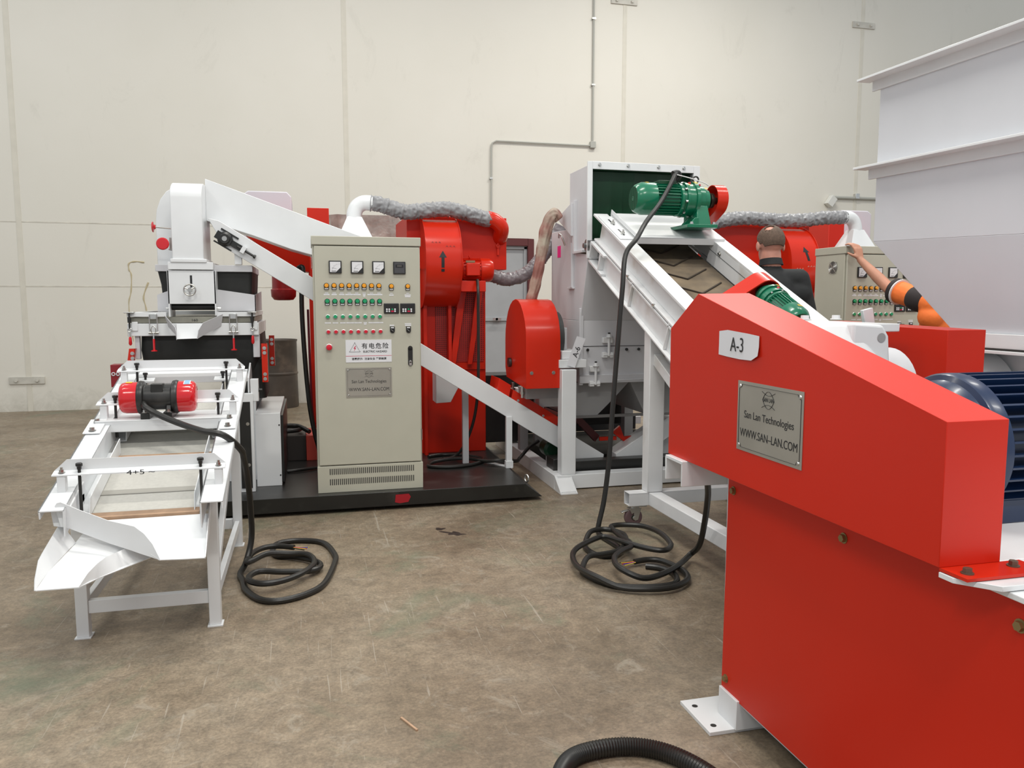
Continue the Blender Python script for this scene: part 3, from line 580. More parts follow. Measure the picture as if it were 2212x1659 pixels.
    lb.box(0.676, 0.716, yf - 0.001, yf, 1.546, 1.555); lb.box(0.672, 0.718, yf - 0.001, yf, 1.352, 1.359)
    # inverter keypads
    for x in (0.577, 0.694):
        k_ = MB().box(x - 0.054, x + 0.054, yf - 0.010, yf, 1.467 - 0.038, 1.467 + 0.036).build('inverter_keypad', BLKP, door, 0.006, seg=3)
        MB().box(x - 0.006, x + 0.040, yf - 0.0115, yf - 0.010, 1.478, 1.494).build('display', INK, k_)
        kb = MB()
        for dx in (-0.033, -0.016, 0.025):
            for z in (1.460, 1.446): kb.lathe((x + dx, yf - 0.010, z), (0, -1, 0), [(0, 0.0065), (0.003, 0.0058)], 12)
        kb.build('keys', LABEL, k_)
        MB().lathe((x + 0.006, yf - 0.010, 1.460), (0, -1, 0), [(0, 0.0085), (0.003, 0.0075)], 4).build('run_key', GLENS, k_); MB().box(x - 0.003, x + 0.016, yf - 0.013, yf - 0.010, 1.441, 1.451).build('stop_key', INKR, k_)
    for x in (0.582, 0.698):
        k_ = MB().box(x - 0.017, x + 0.017, yf - 0.006, yf, 1.306, 1.336); k_.lathe((x, yf, 1.306), (0, -1, 0), [(0, 0.0172), (0.006, 0.0172)], 18)
        k_ = k_.build('selector_switch', BLKP, door)
        MB().beam((x - 0.011, yf - 0.012, 1.316), (x + 0.011, yf - 0.012, 1.296), 0.010, 0.007, up=(0, 1, 0)).build('selector_knob', BLKP, k_, 0.002)
        MB().beam((x - 0.010, yf - 0.0165, 1.315), (x + 0.004, yf - 0.0165, 1.302), 0.001, 0.004, up=(0, 1, 0)).box(x - 0.011, x + 0.011, yf - 0.0068, yf - 0.006, 1.324, 1.332).build('selector_mark', LABEL, k_)
    # warning sign
    s0, s1, zt1, zb1 = 0.249, 0.574, 1.243, 1.082
    sg = MB().box(s0, s1, yf - 0.002, yf, zb1, zt1).build('warning_sign', LABEL, door)
    y_ = yf - 0.0022
    w_ = MB()
    tc = Vector((0.313, y_, 1.180)); R1 = 0.043
    tri = [tc + Vector((math.sin(a) * R1, 0, math.cos(a) * R1)) for a in (0, 2.094, 4.189)]
    for i in range(3): w_.beam(tri[i], tri[(i + 1) % 3], 0.0005, 0.0042, up=(0, 1, 0)); w_.lathe(tri[i], (0, -1, 0), [(0, 0.0021), (0.0005, 0.0021)], 8)
    for i, ch in enumerate('有电危险'): text_mb(w_, ch, (0.382 + i * 0.0495, y_, 1.196), 0.044, FR, 1, bold=0.0004)
    text_mb(w_, 'ELECTRIC HAZARD', (0.456, y_, 1.158), 0.0195, FR, 1.0, bold=0.0004)
    text_mb(w_, '温馨提示:  注意安全 严禁触摸', (0.413, y_, 1.106), 0.0185, FR, 1.02, bold=0.0003)
    w_.build('sign_lettering', INK, sg)
    MB().box(s0, s1, y_ - 0.0002, y_, 1.1262, 1.1292).add([(0.316, y_, 1.200), (0.303, y_, 1.180), (0.312, y_, 1.181), (0.307, y_, 1.160), (0.322, y_, 1.186), (0.313, y_, 1.185), (0.322, y_, 1.199)], [(0, 1, 2, 5, 6), (2, 3, 4, 5)]).build('sign_red_marks', INKR, sg)
    # name plate
    nameplate(door, lambda u, w: Vector((0.247 + u * 0.325, yf - 0.0015, 0.830 + w * 0.213)), FR, (0, -1, 0), 0.325, 0.213)
    # lock handle
    h = MB().box(0.709 - 0.017, 0.709 + 0.017, yf - 0.003, yf, 1.065, 1.178)
    for z in (1.065, 1.178): h.lathe((0.709, yf, z), (0, -1, 0), [(0, 0.0172), (0.003, 0.0172)], 20)
    h = h.build('lock_handle', BLKP, door)
    MB().box(0.709 - 0.0095, 0.709 + 0.0095, yf - 0.009, yf - 0.002, 1.052, 1.080).lathe((0.709, yf - 0.002, 1.080), (0, -1, 0), [(0, 0.0096), (0.007, 0.0096)], 14).build('lock_cylinder', ZINC, h, 0.001)
    MB().box(CX1 - 0.006, CX1 - 0.001, yf - 0.001, yf + 0.02, 0.5, 0.58).build('hinge', ZINC, cb)
    # side fan grille on the left face
    fz, fy = 1.80, CYF + 0.155
    f = MB().lathe((CX0, fy, fz), (-1, 0, 0), [(-0.0005, 0.052), (0.001, 0.052)], 28).build('fan_opening', DARK, cb)
    gr = MB()
    for R_ in (0.052, 0.042, 0.032, 0.022, 0.012): gr.ring((CX0 - 0.006, fy, fz), (1, 0, 0), R_, 0.0018, 28, 6)
    for a in (math.pi / 4, 3 * math.pi / 4): gr.beam((CX0 - 0.006, fy - math.cos(a) * 0.066, fz - math.sin(a) * 0.066), (CX0 - 0.006, fy + math.cos(a) * 0.066, fz + math.sin(a) * 0.066), 0.004, 0.004)
    gr.build('fan_grille', ZINC, cb)
def nameplate(parent, P, face, nrm, wd, ht, m=PLATE):
    nv = Vector(nrm)
    o = MB().prism([P(0, 0), P(1, 0), P(1, 1), P(0, 1)], nv * 0.0015).build('name_plate', m, parent, label='brushed metal name plate')
    t = MB(); off = nv * 0.0018; bw = 0.004 * ht / 0.2
    def ln(a, b): t.beam(P(*a) + off, P(*b) + off, 0.0006, bw * 0.5, up=nrm)
    i = 0.03; j = i * wd / ht; c = 0.075; d = c * wd / ht * 0.9
    ln((c, j), (1 - c, j)); ln((c, 1 - j), (1 - c, 1 - j)); ln((i, d), (i, 1 - d)); ln((1 - i, d), (1 - i, 1 - d))
    for (u, w, sx, sw) in ((i, j, 1, 1), (1 - i, j, -1, 1), (i, 1 - j, 1, -1), (1 - i, 1 - j, -1, -1)):
        prev = None
        for k in range(7):
            a = math.radians(k * 15); q = (u + sx * (c - i) * math.cos(a), w + sw * (d - j) * math.sin(a))
            if prev: ln(prev, q)
            prev = q
    text_mb(t, 'San Lan Technologies', P(0.5, 0.53) + off, ht * 0.150, face, wd / ht * 0.585, bold=0.0)
    text_mb(t, 'WWW.SAN–LAN.COM', P(0.5, 0.26) + off, ht * 0.165, face, wd / ht * 0.525)
    text_mb(t, 'SAN LAN', P(0.5, 0.795) + off, ht * 0.082, face, wd / ht * 0.50)
    for s_ in (1, -1):
        for cz, hw, kind in ((0.0, 0.088, 0), (0.0, 0.10, 1)):
            prev = None
            for k in range(15):
                u = -1 + 2 * k / 14; q = (0.5 + u * hw, 0.795 + s_ * (0.118 * (1 - u * u) if kind == 0 else 0.062 + 0.05 * abs(u) ** 1.7))
                if prev: ln(prev, q)
                prev = q
    t.build('plate_lettering', INK, o)
    for u in (0.045, 0.955):
        for w in (0.075, 0.925): MB().lathe(P(u, w) + off, nrm, [(0, 0.0065), (0.003, 0.004)], 12).build('rivet', ZINC, o)
    return o
build_cabinet()
cb2 = copy_tree(cb); cb2.location = cb.location + Vector((4.280, -0.04, 0)); cb2['label'] = 'grey beige control cabinet at right, a hand resting on its top corner'
# ================================================================ air gravity separator (left, behind the table)
def zx(v): return v / 1045.0 - 1.976
def zy(v): return 2.488 - v / 995.0
sp = thing('gravity_separator', 'tall white separator with black fabric skirts and red clamps behind the screen table', 'machine', (-0.8, 6.6, 0.14))
YS = 6.20
def pbox(name, m, x0, x1, z0, z1, y0, y1, parent=None, bv=0.003, label=None):
    return MB().box(x0, x1, y0, y1, z0, z1).build(name, m, parent or sp, bv, label=label)
# lower frame: base box, corner column and white panels
pbox('base_box', WHT, -0.405, -0.225, 0.14, 0.69, 6.07, 7.15)
pbox('side_cover', BLKP, -0.225, -0.205, 0.16, 0.67, 6.10, 7.14)
for z in (0.22, 0.60): MB().lathe((-0.235, 6.07, z), (0, -1, 0), [(0, 0.006), (0.002, 0.006)], 8).build('screw', INK, sp)
fr = pbox('corner_frame', WHT, -0.512, -0.405, 0.14, 0.86, 5.915, 5.96)
pbox('black_panel', BLKP, -0.500, -0.425, 0.17, 0.80, 5.909, 5.915, fr, 0.001)
for z in (0.34, 0.64): MB().hexbolt((-0.445, 5.909, z), (0, -1, 0), 0.009, 0.006).build('bolt', STL, fr)
for x in (-1.16, -0.45):
    for y in (6.35, 7.1): pbox('column', WHT, x - 0.04, x + 0.04, 0.14, 1.05, y - 0.04, y + 0.04)
pbox('lower_cabinet', WHT, -1.12, -0.45, 0.14, 0.72, 6.3, 7.15)
MB().prism([(-0.44, 5.96, 0.86), (-0.44, 5.96, 0.97), (-0.44, 6.20, 1.06), (-0.44, 6.4, 0.86)], (0.012, 0, 0)).build('side_plate', WHT, sp, 0.002)
MB().box(-0.42, -0.365, 5.93, 6.0, 0.80, 0.96).build('hinge_block', WHT, sp, 0.003)
for x in (-0.465, -0.365): MB().hexbolt((x, 5.95, 0.88), (-1 if x < -0.4 else 1, 0, 0), 0.012, 0.02).build('bolt', BLKP, sp)
# red spring struts
for (x, z1, z0, tilt, y) in ((-0.327, 1.205, 0.915, 0, 6.15), (-1.232, 1.18, 0.93, -0.04, 6.15), (-0.30, 1.24, 0.99, 0.0, 6.75), (-1.21, 1.15, 0.93, 0.02, 6.75)):
    s_ = MB().prism([(x - 0.021, y, z1), (x + 0.021, y, z1), (x + 0.021 + tilt, y, z0), (x - 0.021 + tilt, y, z0)], (0, 0.006, 0)); s_.prism([(x + 0.021, y, z1), (x + 0.021, y + 0.05, z1), (x + 0.021 + tilt, y + 0.05, z0), (x + 0.021 + tilt, y, z0)], (-0.005, 0, 0))
    so = s_.build('support_strut', RED, sp, 0.002)
    for k in (0.035, 0.07): 
        MB().hexbolt((x, y, z1 - k), (0, -1, 0), 0.010, 0.008).build('bolt', ZINC, so)
        MB().hexbolt((x + tilt, y, z0 + k - 0.01), (0, -1, 0), 0.010, 0.008).build('bolt', ZINC, so)
# fabric bellows under the deck
def rounded_loop(x0, x1, y0, y1, r_, z):
    out = []
    for cx, cy_, a0 in ((x1 - r_, y0 + r_, -90), (x1 - r_, y1 - r_, 0), (x0 + r_, y1 - r_, 90), (x0 + r_, y0 + r_, 180)):
        for k in range(5):
            a = math.radians(a0 + k * 22.5); out.append((cx + r_ * math.cos(a), cy_ + r_ * math.sin(a), z))
    return out
def loft(loops, cap=True):
    m = MB(); n = len(loops[0]); vs = [v for l in loops for v in l]; fs = []
    for i in range(len(loops) - 1):
        for j in range(n): fs.append((i * n + j, i * n + (j + 1) % n, (i + 1) * n + (j + 1) % n, (i + 1) * n + j))
    m.add(vs, fs, True)
    if cap: m.add(loops[0], [tuple(range(n - 1, -1, -1))]); m.add(loops[-1], [tuple(range(n))])
    return m
loft([rounded_loop(-1.16, -0.40, 6.26, 7.10, 0.05, 0.98), rounded_loop(-1.185, -0.375, 6.235, 7.13, 0.06, 1.06), rounded_loop(-1.195, -0.36, 6.225, 7.15, 0.05, 1.16), rounded_loop(-1.19, -0.365, 6.23, 7.14, 0.05, 1.27)]).build('fabric_skirt', CLOTHB, sp)
loft([rounded_loop(-0.52, -0.33, 6.28, 6.9, 0.05, 0.78), rounded_loop(-0.50, -0.345, 6.26, 7.0, 0.05, 1.08)]).build('hose_collar', CLOTHB, sp)
for x, w_ in ((-1.205, 0.015), (-0.385, 0.024)): pbox('skirt_bracket', GRYW, x - w_, x + w_, 1.10, 1.267, YS, YS + 0.05)
# deck frames
lf = pbox('deck_frame', WHT, -1.263, -0.363, zy(1215), zy(1125), YS - 0.02, 7.2)
pbox('deck_layer', mat('raw_steel_layer', (0.30, 0.29, 0.24), 0.4, 0.4, 0.2, 9), -1.245, -0.39, zy(1122), zy(1080), YS, 7.18)
text_mb(w := MB(), '160', (zx(1217), YS - 0.001, zy(1104)), 0.026, FR, 1.2); w.build('marker_writing', INK, sp)
tf = MB(); tf.box(-1.263, -1.0, YS - 0.02, YS + 0.06, zy(1077), zy(1045)); tf.box(zx(1380), -0.385, YS - 0.02, YS + 0.06, zy(1077), zy(1045))
tf.box(-1.263, -1.2, YS + 0.06, 7.2, zy(1077), zy(1045)); tf.box(-0.445, -0.385, YS + 0.06, 7.2, zy(1077), zy(1045)); tf.box(-1.2, -0.445, 7.12, 7.2, zy(1077), zy(1045)); tf.build('upper_frame', WHT, sp, 0.002)
for x in (zx(765), zx(1640)):
    g = pbox('corner_plate', ZINC, x - 0.034, x + 0.034, zy(1050), zy(1042), YS - 0.045, YS + 0.02)
    MB().cyl((x, YS - 0.035, zy(1050)), (x, YS - 0.035, zy(1160)), 0.006, n=10).lathe((x, YS - 0.035, zy(1078)), (0, 0, -1), [(0, 0.013), (0.04, 0.012)], 14).build('threaded_rod', BLKP, g)
    MB().ring((x, YS - 0.035, zy(1170)), (0, 1, 0), 0.013, 0.004).cyl((x, YS - 0.035, zy(1190)), (x, YS - 0.035, zy(1220)), 0.005, n=8).build('hook', ZINC, g)
    MB().lathe((x, YS - 0.035, zy(1218)), (0, 0, -1), [(0, 0.007), (0.01, 0.010), (0.05, 0.012), (0.062, 0.006)], 12).build('handle_grip', CRIM, g, label='red dipped handle grip')
    pbox('hinge_plate', WHT, x + (0.012 if x < -1 else -0.0), x + (0.052 if x < -1 else 0.035), zy(1178), zy(1112), YS - 0.026, YS - 0.02)
for x in (zx(930), zx(1500)):
    c = pbox('toggle_clamp', ZINC, x - 0.022, x + 0.022, zy(1095), zy(1055), YS - 0.035, YS - 0.02)
    u = MB()
    for d in (-0.026, 0.026): u.cyl((x + d, YS - 0.03, zy(1060)), (x + d, YS - 0.03, zy(1185)), 0.0035, n=8)
    u.cyl((x - 0.034, YS - 0.035, zy(1190)), (x + 0.034, YS - 0.035, zy(1190)), 0.008, n=10)
    u.tube(catmull([(x - 0.012, YS - 0.04, zy(1190)), (x - 0.016, YS - 0.045, zy(1165)), (x, YS - 0.045, zy(1140)), (x + 0.016, YS - 0.045, zy(1165)), (x + 0.012, YS - 0.04, zy(1190))], 4), 0.0035, 6)
    u.cyl((x, YS - 0.04, zy(1190)), (x, YS - 0.045, zy(1245)), 0.006, n=8); u.build('clamp_linkage', ZINC, c)
    MB().lathe((x, YS - 0.045, zy(1235)), (0, 0, -1), [(0, 0.008), (0.07, 0.0075), (0.078, 0.008), (0.083, 0.022), (0.089, 0.022)], 14).build('handle_grip', CRIM, c, label='red T handle grip')
# discharge spout
Yo = YS - 0.16
MB().sheet([[(zx(1090), YS - 0.02, zy(1130)), (zx(1285), YS - 0.02, zy(1128))], [(zx(1110), Yo, zy(1232)), (zx(1250), Yo, zy(1228))]], -0.003).build('spout_floor', WHT, sp)
MB().sheet([[(zx(1010), YS - 0.02, zy(1065)), (zx(1098), Yo + 0.03, zy(1150)), (zx(1110), Yo, zy(1180))], [(zx(1035), YS - 0.02, zy(1150)), (zx(1090), YS - 0.06, zy(1205)), (zx(1110), Yo, zy(1238))]], 0.003).build('spout_wall', GRYW, sp)
MB().sheet([[(zx(1424), YS - 0.02, zy(1058)), (zx(1290), Yo + 0.04, zy(1120)), (zx(1262), Yo, zy(1170))], [(zx(1410), YS - 0.02, zy(1145)), (zx(1300), YS - 0.06, zy(1200)), (zx(1250), Yo, zy(1232))]], -0.003).build('spout_wall', GRYW, sp)
# lower hood, black curtain, canopy
for a, b, z0, z1 in ((-1.075, -0.98, 1.565, 1.60), (-0.655, -0.386, 1.605, 1.565)):
    MB().prism([(a, YS + 0.1, 1.443), (b, YS + 0.1, 1.443), (b, YS + 0.1, z1), (a, YS + 0.1, z0)], (0, 0.005, 0)).build('hood_panel', GRYW, sp)
MB().prism([(-0.386, YS + 0.1, 1.443), (-0.386, 7.1, 1.443), (-0.386, 7.1, 1.60), (-0.386, YS + 0.1, 1.565)], (-0.006, 0, 0)).build('hood_panel', GRYW, sp)
loft([rounded_loop(-1.045, -0.415, YS + 0.12, 7.05, 0.03, 1.56), rounded_loop(-1.05, -0.41, YS + 0.115, 7.06, 0.03, 1.64), rounded_loop(-1.07, -0.405, YS + 0.11, 7.07, 0.03, 1.74)]).build('fabric_curtain', CLOTHB, sp)
pbox('canopy', GRYW, -1.078, -0.402, 1.736, 1.785, YS + 0.09, 7.1)
pbox('collar', WHT, zx(1050), zx(1370), zy(740), zy(685), YS - 0.04, YS + 0.5)
pp = MB(); pp.box(zx(1040), zx(1382), YS - 0.03, YS - 0.02, zy(985), zy(745)); pp.box(zx(1040), zx(1052), YS - 0.03, YS + 0.2, zy(1078), zy(745)); pp.box(zx(1370), zx(1382), YS - 0.03, YS + 0.2, zy(1070), zy(745))
fp = pp.build('feed_panel', WHT, sp, 0.002)
pbox('slot', INK, zx(1201), zx(1216), zy(865), zy(780), YS - 0.032, YS - 0.03, fp, 0)
wc = Vector((zx(1203), YS - 0.085, zy(885)))
MB().ring(wc, (0, 1, 0), 0.040, 0.0055, 28).lathe(wc + Vector((0, -0.02, 0)), (0, 1, 0), [(0, 0.014), (0.03, 0.018), (0.06, 0.012)], 16).tube([wc, wc + Vector((0.035, 0, 0.017))], 0.005, 6).tube([wc, wc + Vector((-0.035, 0, 0.017))], 0.005, 6).tube([wc, wc + Vector((0, 0, -0.038))], 0.005, 6).build('hand_wheel', STL, fp, label='polished steel hand wheel')
MB().cyl((zx(1050), YS + 0.05, zy(1004)), (zx(1380), YS + 0.05, zy(1004)), 0.026, n=20).build('feed_roller', BLKP, fp)
for x, s_ in ((zx(1040), -1), (zx(1382), 1)): MB().hexbolt((x, YS + 0.03, zy(1018)), (s_, 0, 0), 0.010, 0.02).build('bolt', ZINC, fp)
# tall feed hood with arched top
hy = YS - 0.035
prof = [(hy, 1.80), (hy, 2.26)]
for k in range(1, 9):
    a = math.radians(k * 90 / 8); prof.append((hy + 0.19 * (1 - math.cos(a)), 2.255 + 0.125 * math.sin(a)))
prof += [(hy + 0.36, 2.38), (hy + 0.46, 2.30), (hy + 0.46, 1.80)]
hx0, hx1 = zx(1083), zx(1306)
hd = MB().prism([(hx0, y, z) for y, z in prof], (hx1 - hx0, 0, 0)).build('feed_hood', WHT, sp, 0.006, seg=3)
MB().box(hx0 - 0.012, hx1 + 0.02, hy - 0.012, hy + 0.40, 1.796, 1.822).build('hood_flange', WHT, hd, 0.004)
hc = [(0.0, 0), (0.1, 0)]
c_ = MB(); pts = [(-1.115, 1.79), (-1.115, 2.12)] + [(-1.115 + 0.17 * (1 - math.cos(math.radians(a))), 2.12 + 0.27 * math.sin(math.radians(a))) for a in (20, 40, 60, 80, 90)] + [(-0.80, 2.39), (-0.80, 1.79)]
c_.prism([(x, YS + 0.42, z) for x, z in pts], (0, 0.5, 0)).build('rear_hood', WHT, sp, 0.004)
# red knobs on the left
kn = MB().cyl((zx(1085), YS + 0.1, 2.045), (zx(950), YS + 0.1, 2.055), 0.006, n=10).build('adjuster_rod', STL, sp)
MB().lathe((zx(955), YS + 0.1, 2.055), (-1, 0, 0), [(0, 0.012), (0.012, 0.02), (0.016, 0.038), (0.022, 0.038), (0.026, 0.03)], 20).build('knob', CRIM, kn, label='red round adjusting knob')
MB().lathe((zx(1020), YS - 0.02, zy(558)), (0, -1, 0), [(-0.05, 0.01), (0, 0.014), (0.004, 0.042), (0.012, 0.044), (0.018, 0.038), (0.019, 0.016)], 28).build('knob', CRIM, sp, label='red round knob facing the viewer')
MB().box(zx(1062), zx(1090), YS + 0.0, YS + 0.05, zy(600), zy(512)).box(zx(1056), zx(1095), YS - 0.01, YS + 0.04, zy(600), zy(592)).build('latch', mat('worn_latch', (0.35, 0.33, 0.31), 0.4, 0.5), sp)
gb = MB().box(-1.46, -1.385, 6.5, 6.62, 0.87, 1.04).build('gauge_box', mat('dark_red_box', (0.28, 0.012, 0.02), 0.4), sp, 0.003)
MB().box(-1.385, -1.32, 6.5, 6.62, 0.87, 1.04).build('box_lid', mat('teal_box', (0.10, 0.20, 0.19), 0.5), sp, 0.003)
MB().ring((-1.44, 6.497, 0.97), (0, 1, 0), 0.011, 0.004).ring((-1.408, 6.497, 0.97), (0, 1, 0), 0.011, 0.004).build('box_mark', LABEL, gb)
MB().box(-1.40, -1.2, 6.5, 6.6, 0.89, 0.92).build('gauge_bracket', WHT, sp)
# white air duct joining the separator with the fan line
MB().prism([(-0.727, 6.42, 2.43), (-0.40, 6.42, 2.315), (0.25, 6.42, 2.085), (0.56, 6.42, 1.98), (0.56, 6.42, 1.70), (0.1, 6.42, 1.86), (-0.12, 6.42, 1.92), (-0.40, 6.42, 2.02), (-0.727, 6.42, 2.12)], (0, 0.35, 0)).build('air_duct', WHT, sp, 0.003)
# ================================================================ screw conveyor arm (and its twin in the second line)
def arm(x_lo, label, detail=True):
    zc = lambda x: 1.693 - 0.62 * (x - 0.03)
    t = thing('screw_conveyor', label, 'conveyor', (1.6, 6.35, 0.14))
    m = MB(); m.prism([(-0.70, 6.26, zc(-0.70) - 0.02), (-0.62, 6.26, zc(-0.62) + 0.01), (x_lo, 6.26, zc(x_lo)), (x_lo - 0.02, 6.26, zc(x_lo) - 0.168), (-0.58, 6.26, zc(-0.58) - 0.166)], (0, 0.19, 0)); m.build('conveyor_housing', WHT, t, 0.003)
    p = Vector((-0.585, 6.26, 1.975))
    if detail:
        u = Vector((0.85, 0, -0.527)); w_ = Vector((0.527, 0, 0.85))
        b = MB().lathe(p + Vector((0, 0, 0)), (0, -1, 0), [(0, 0.055), (0.02, 0.052), (0.03, 0.036), (0.045, 0.034)], 24); b.beam(p - u * 0.07, p + u * 0.05, 0.06, 0.055, up=(0, 1, 0)); b.beam(p + u * 0.02, p + u * 0.15, 0.045, 0.032, up=(0, 1, 0))
        b = b.build('take_up_bearing', BLKP, t, label='black bearing block')
        for s_ in (0.052, -0.052): MB().beam(p + w_ * s_ - u * 0.06, p + w_ * s_ + u * 0.08, 0.012, 0.02, up=(0, 1, 0)).build('guide_bar', BLKP, b)
        MB().lathe(p + Vector((0, -0.045, 0)), (0, -1, 0), [(0, 0.020), (0.004, 0.018)], 16).build('shaft_end', STL, b)
        MB().cyl(p + u * 0.10 + Vector((0, -0.02, 0)), p + u * 0.235 + Vector((0, -0.02, 0)), 0.009, n=10).lathe(p + u * 0.235 + Vector((0, -0.02, 0)), u, [(0, 0.016), (0.015, 0.016)], 6).build('tension_screw', BLKP, b)
        MB().beam(p + u * 0.135 + Vector((0, -0.02, 0)), p + u * 0.165 + Vector((0, -0.02, 0)), 0.05, 0.05, up=(0, 1, 0)).build('lug', WHT, b)
        MB().box(-0.525, -0.475, 6.28, 6.34, 1.79, 1.90).build('bracket', WHT, t, 0.002)
        MB().box(1.555, 1.605, 6.245, 6.285, 0.14, zc(1.6) - 0.15).box(1.55, 1.612, 6.238, 6.29, 0.14, 0.20).build('support_leg', WHT, t, 0.002)
        f = MB().prism([(1.44, 6.5, 0.141), (1.60, 6.22, 0.141), (1.60, 6.30, 0.141), (1.47, 6.53, 0.141)], (0, 0, 0.006)).build('foot_plate', WHT, t)
        for x in (1.27, 2.02): MB().box(x - 0.025, x + 0.025, 6.53, 6.57, 0.14 if x < 1.7 else 0.12, zc(x) - 0.15).build('support_leg', GRYW, t)
        # red trough cover on the low end
        for (x0, x1, up_, m_) in ((1.50, 1.60, 0.10, REDM), (1.62, 2.02, 0.075, RED)):
            c = MB(); c.prism([(x0, 6.34, zc(x0) - 0.01), (x1, 6.34, zc(x1) - 0.01), (x1 + 0.02, 6.34, zc(x1) + up_), (x0 + 0.02, 6.34, zc(x0) + up_)], (0, 0.30, 0)); c.build('trough_cover', m_, t, 0.002, label='red trough cover')
        MB().prism([(1.93, 6.40, 0.62), (2.05, 6.40, 0.57), (2.03, 6.40, 0.51), (1.93, 6.40, 0.55)], (0, 0.02, 0)).build('cover_tab', mat('dusty_red', (0.45, 0.12, 0.10), 0.6), t)
        for x in (1.68, 1.9): MB().hexbolt((x, 6.34, zc(x) + 0.02), (0, -1, 0), 0.008, 0.006).build('bolt', ZINC, t)
    return t
arm(2.42, 'long white conveyor arm sloping down behind the middle cabinet to the white base frame')
c = MB(); c.prism([(1.03, 6.60, 1.05), (1.03, 6.60, 0.655), (1.155, 6.60, 0.66), (1.23, 6.60, 0.80), (1.23, 6.60, 0.95)], (0, 0.2, 0))
c.build('discharge_chute', WHT, None, 0.003, label='small white angular chute hanging in front of the lower red fan housing', cat='chute')
MIR[0] = 4.95
arm(2.42, 'white screw conveyor of the second line rising to the right behind the belt conveyor', detail=False)
MIR[0] = None
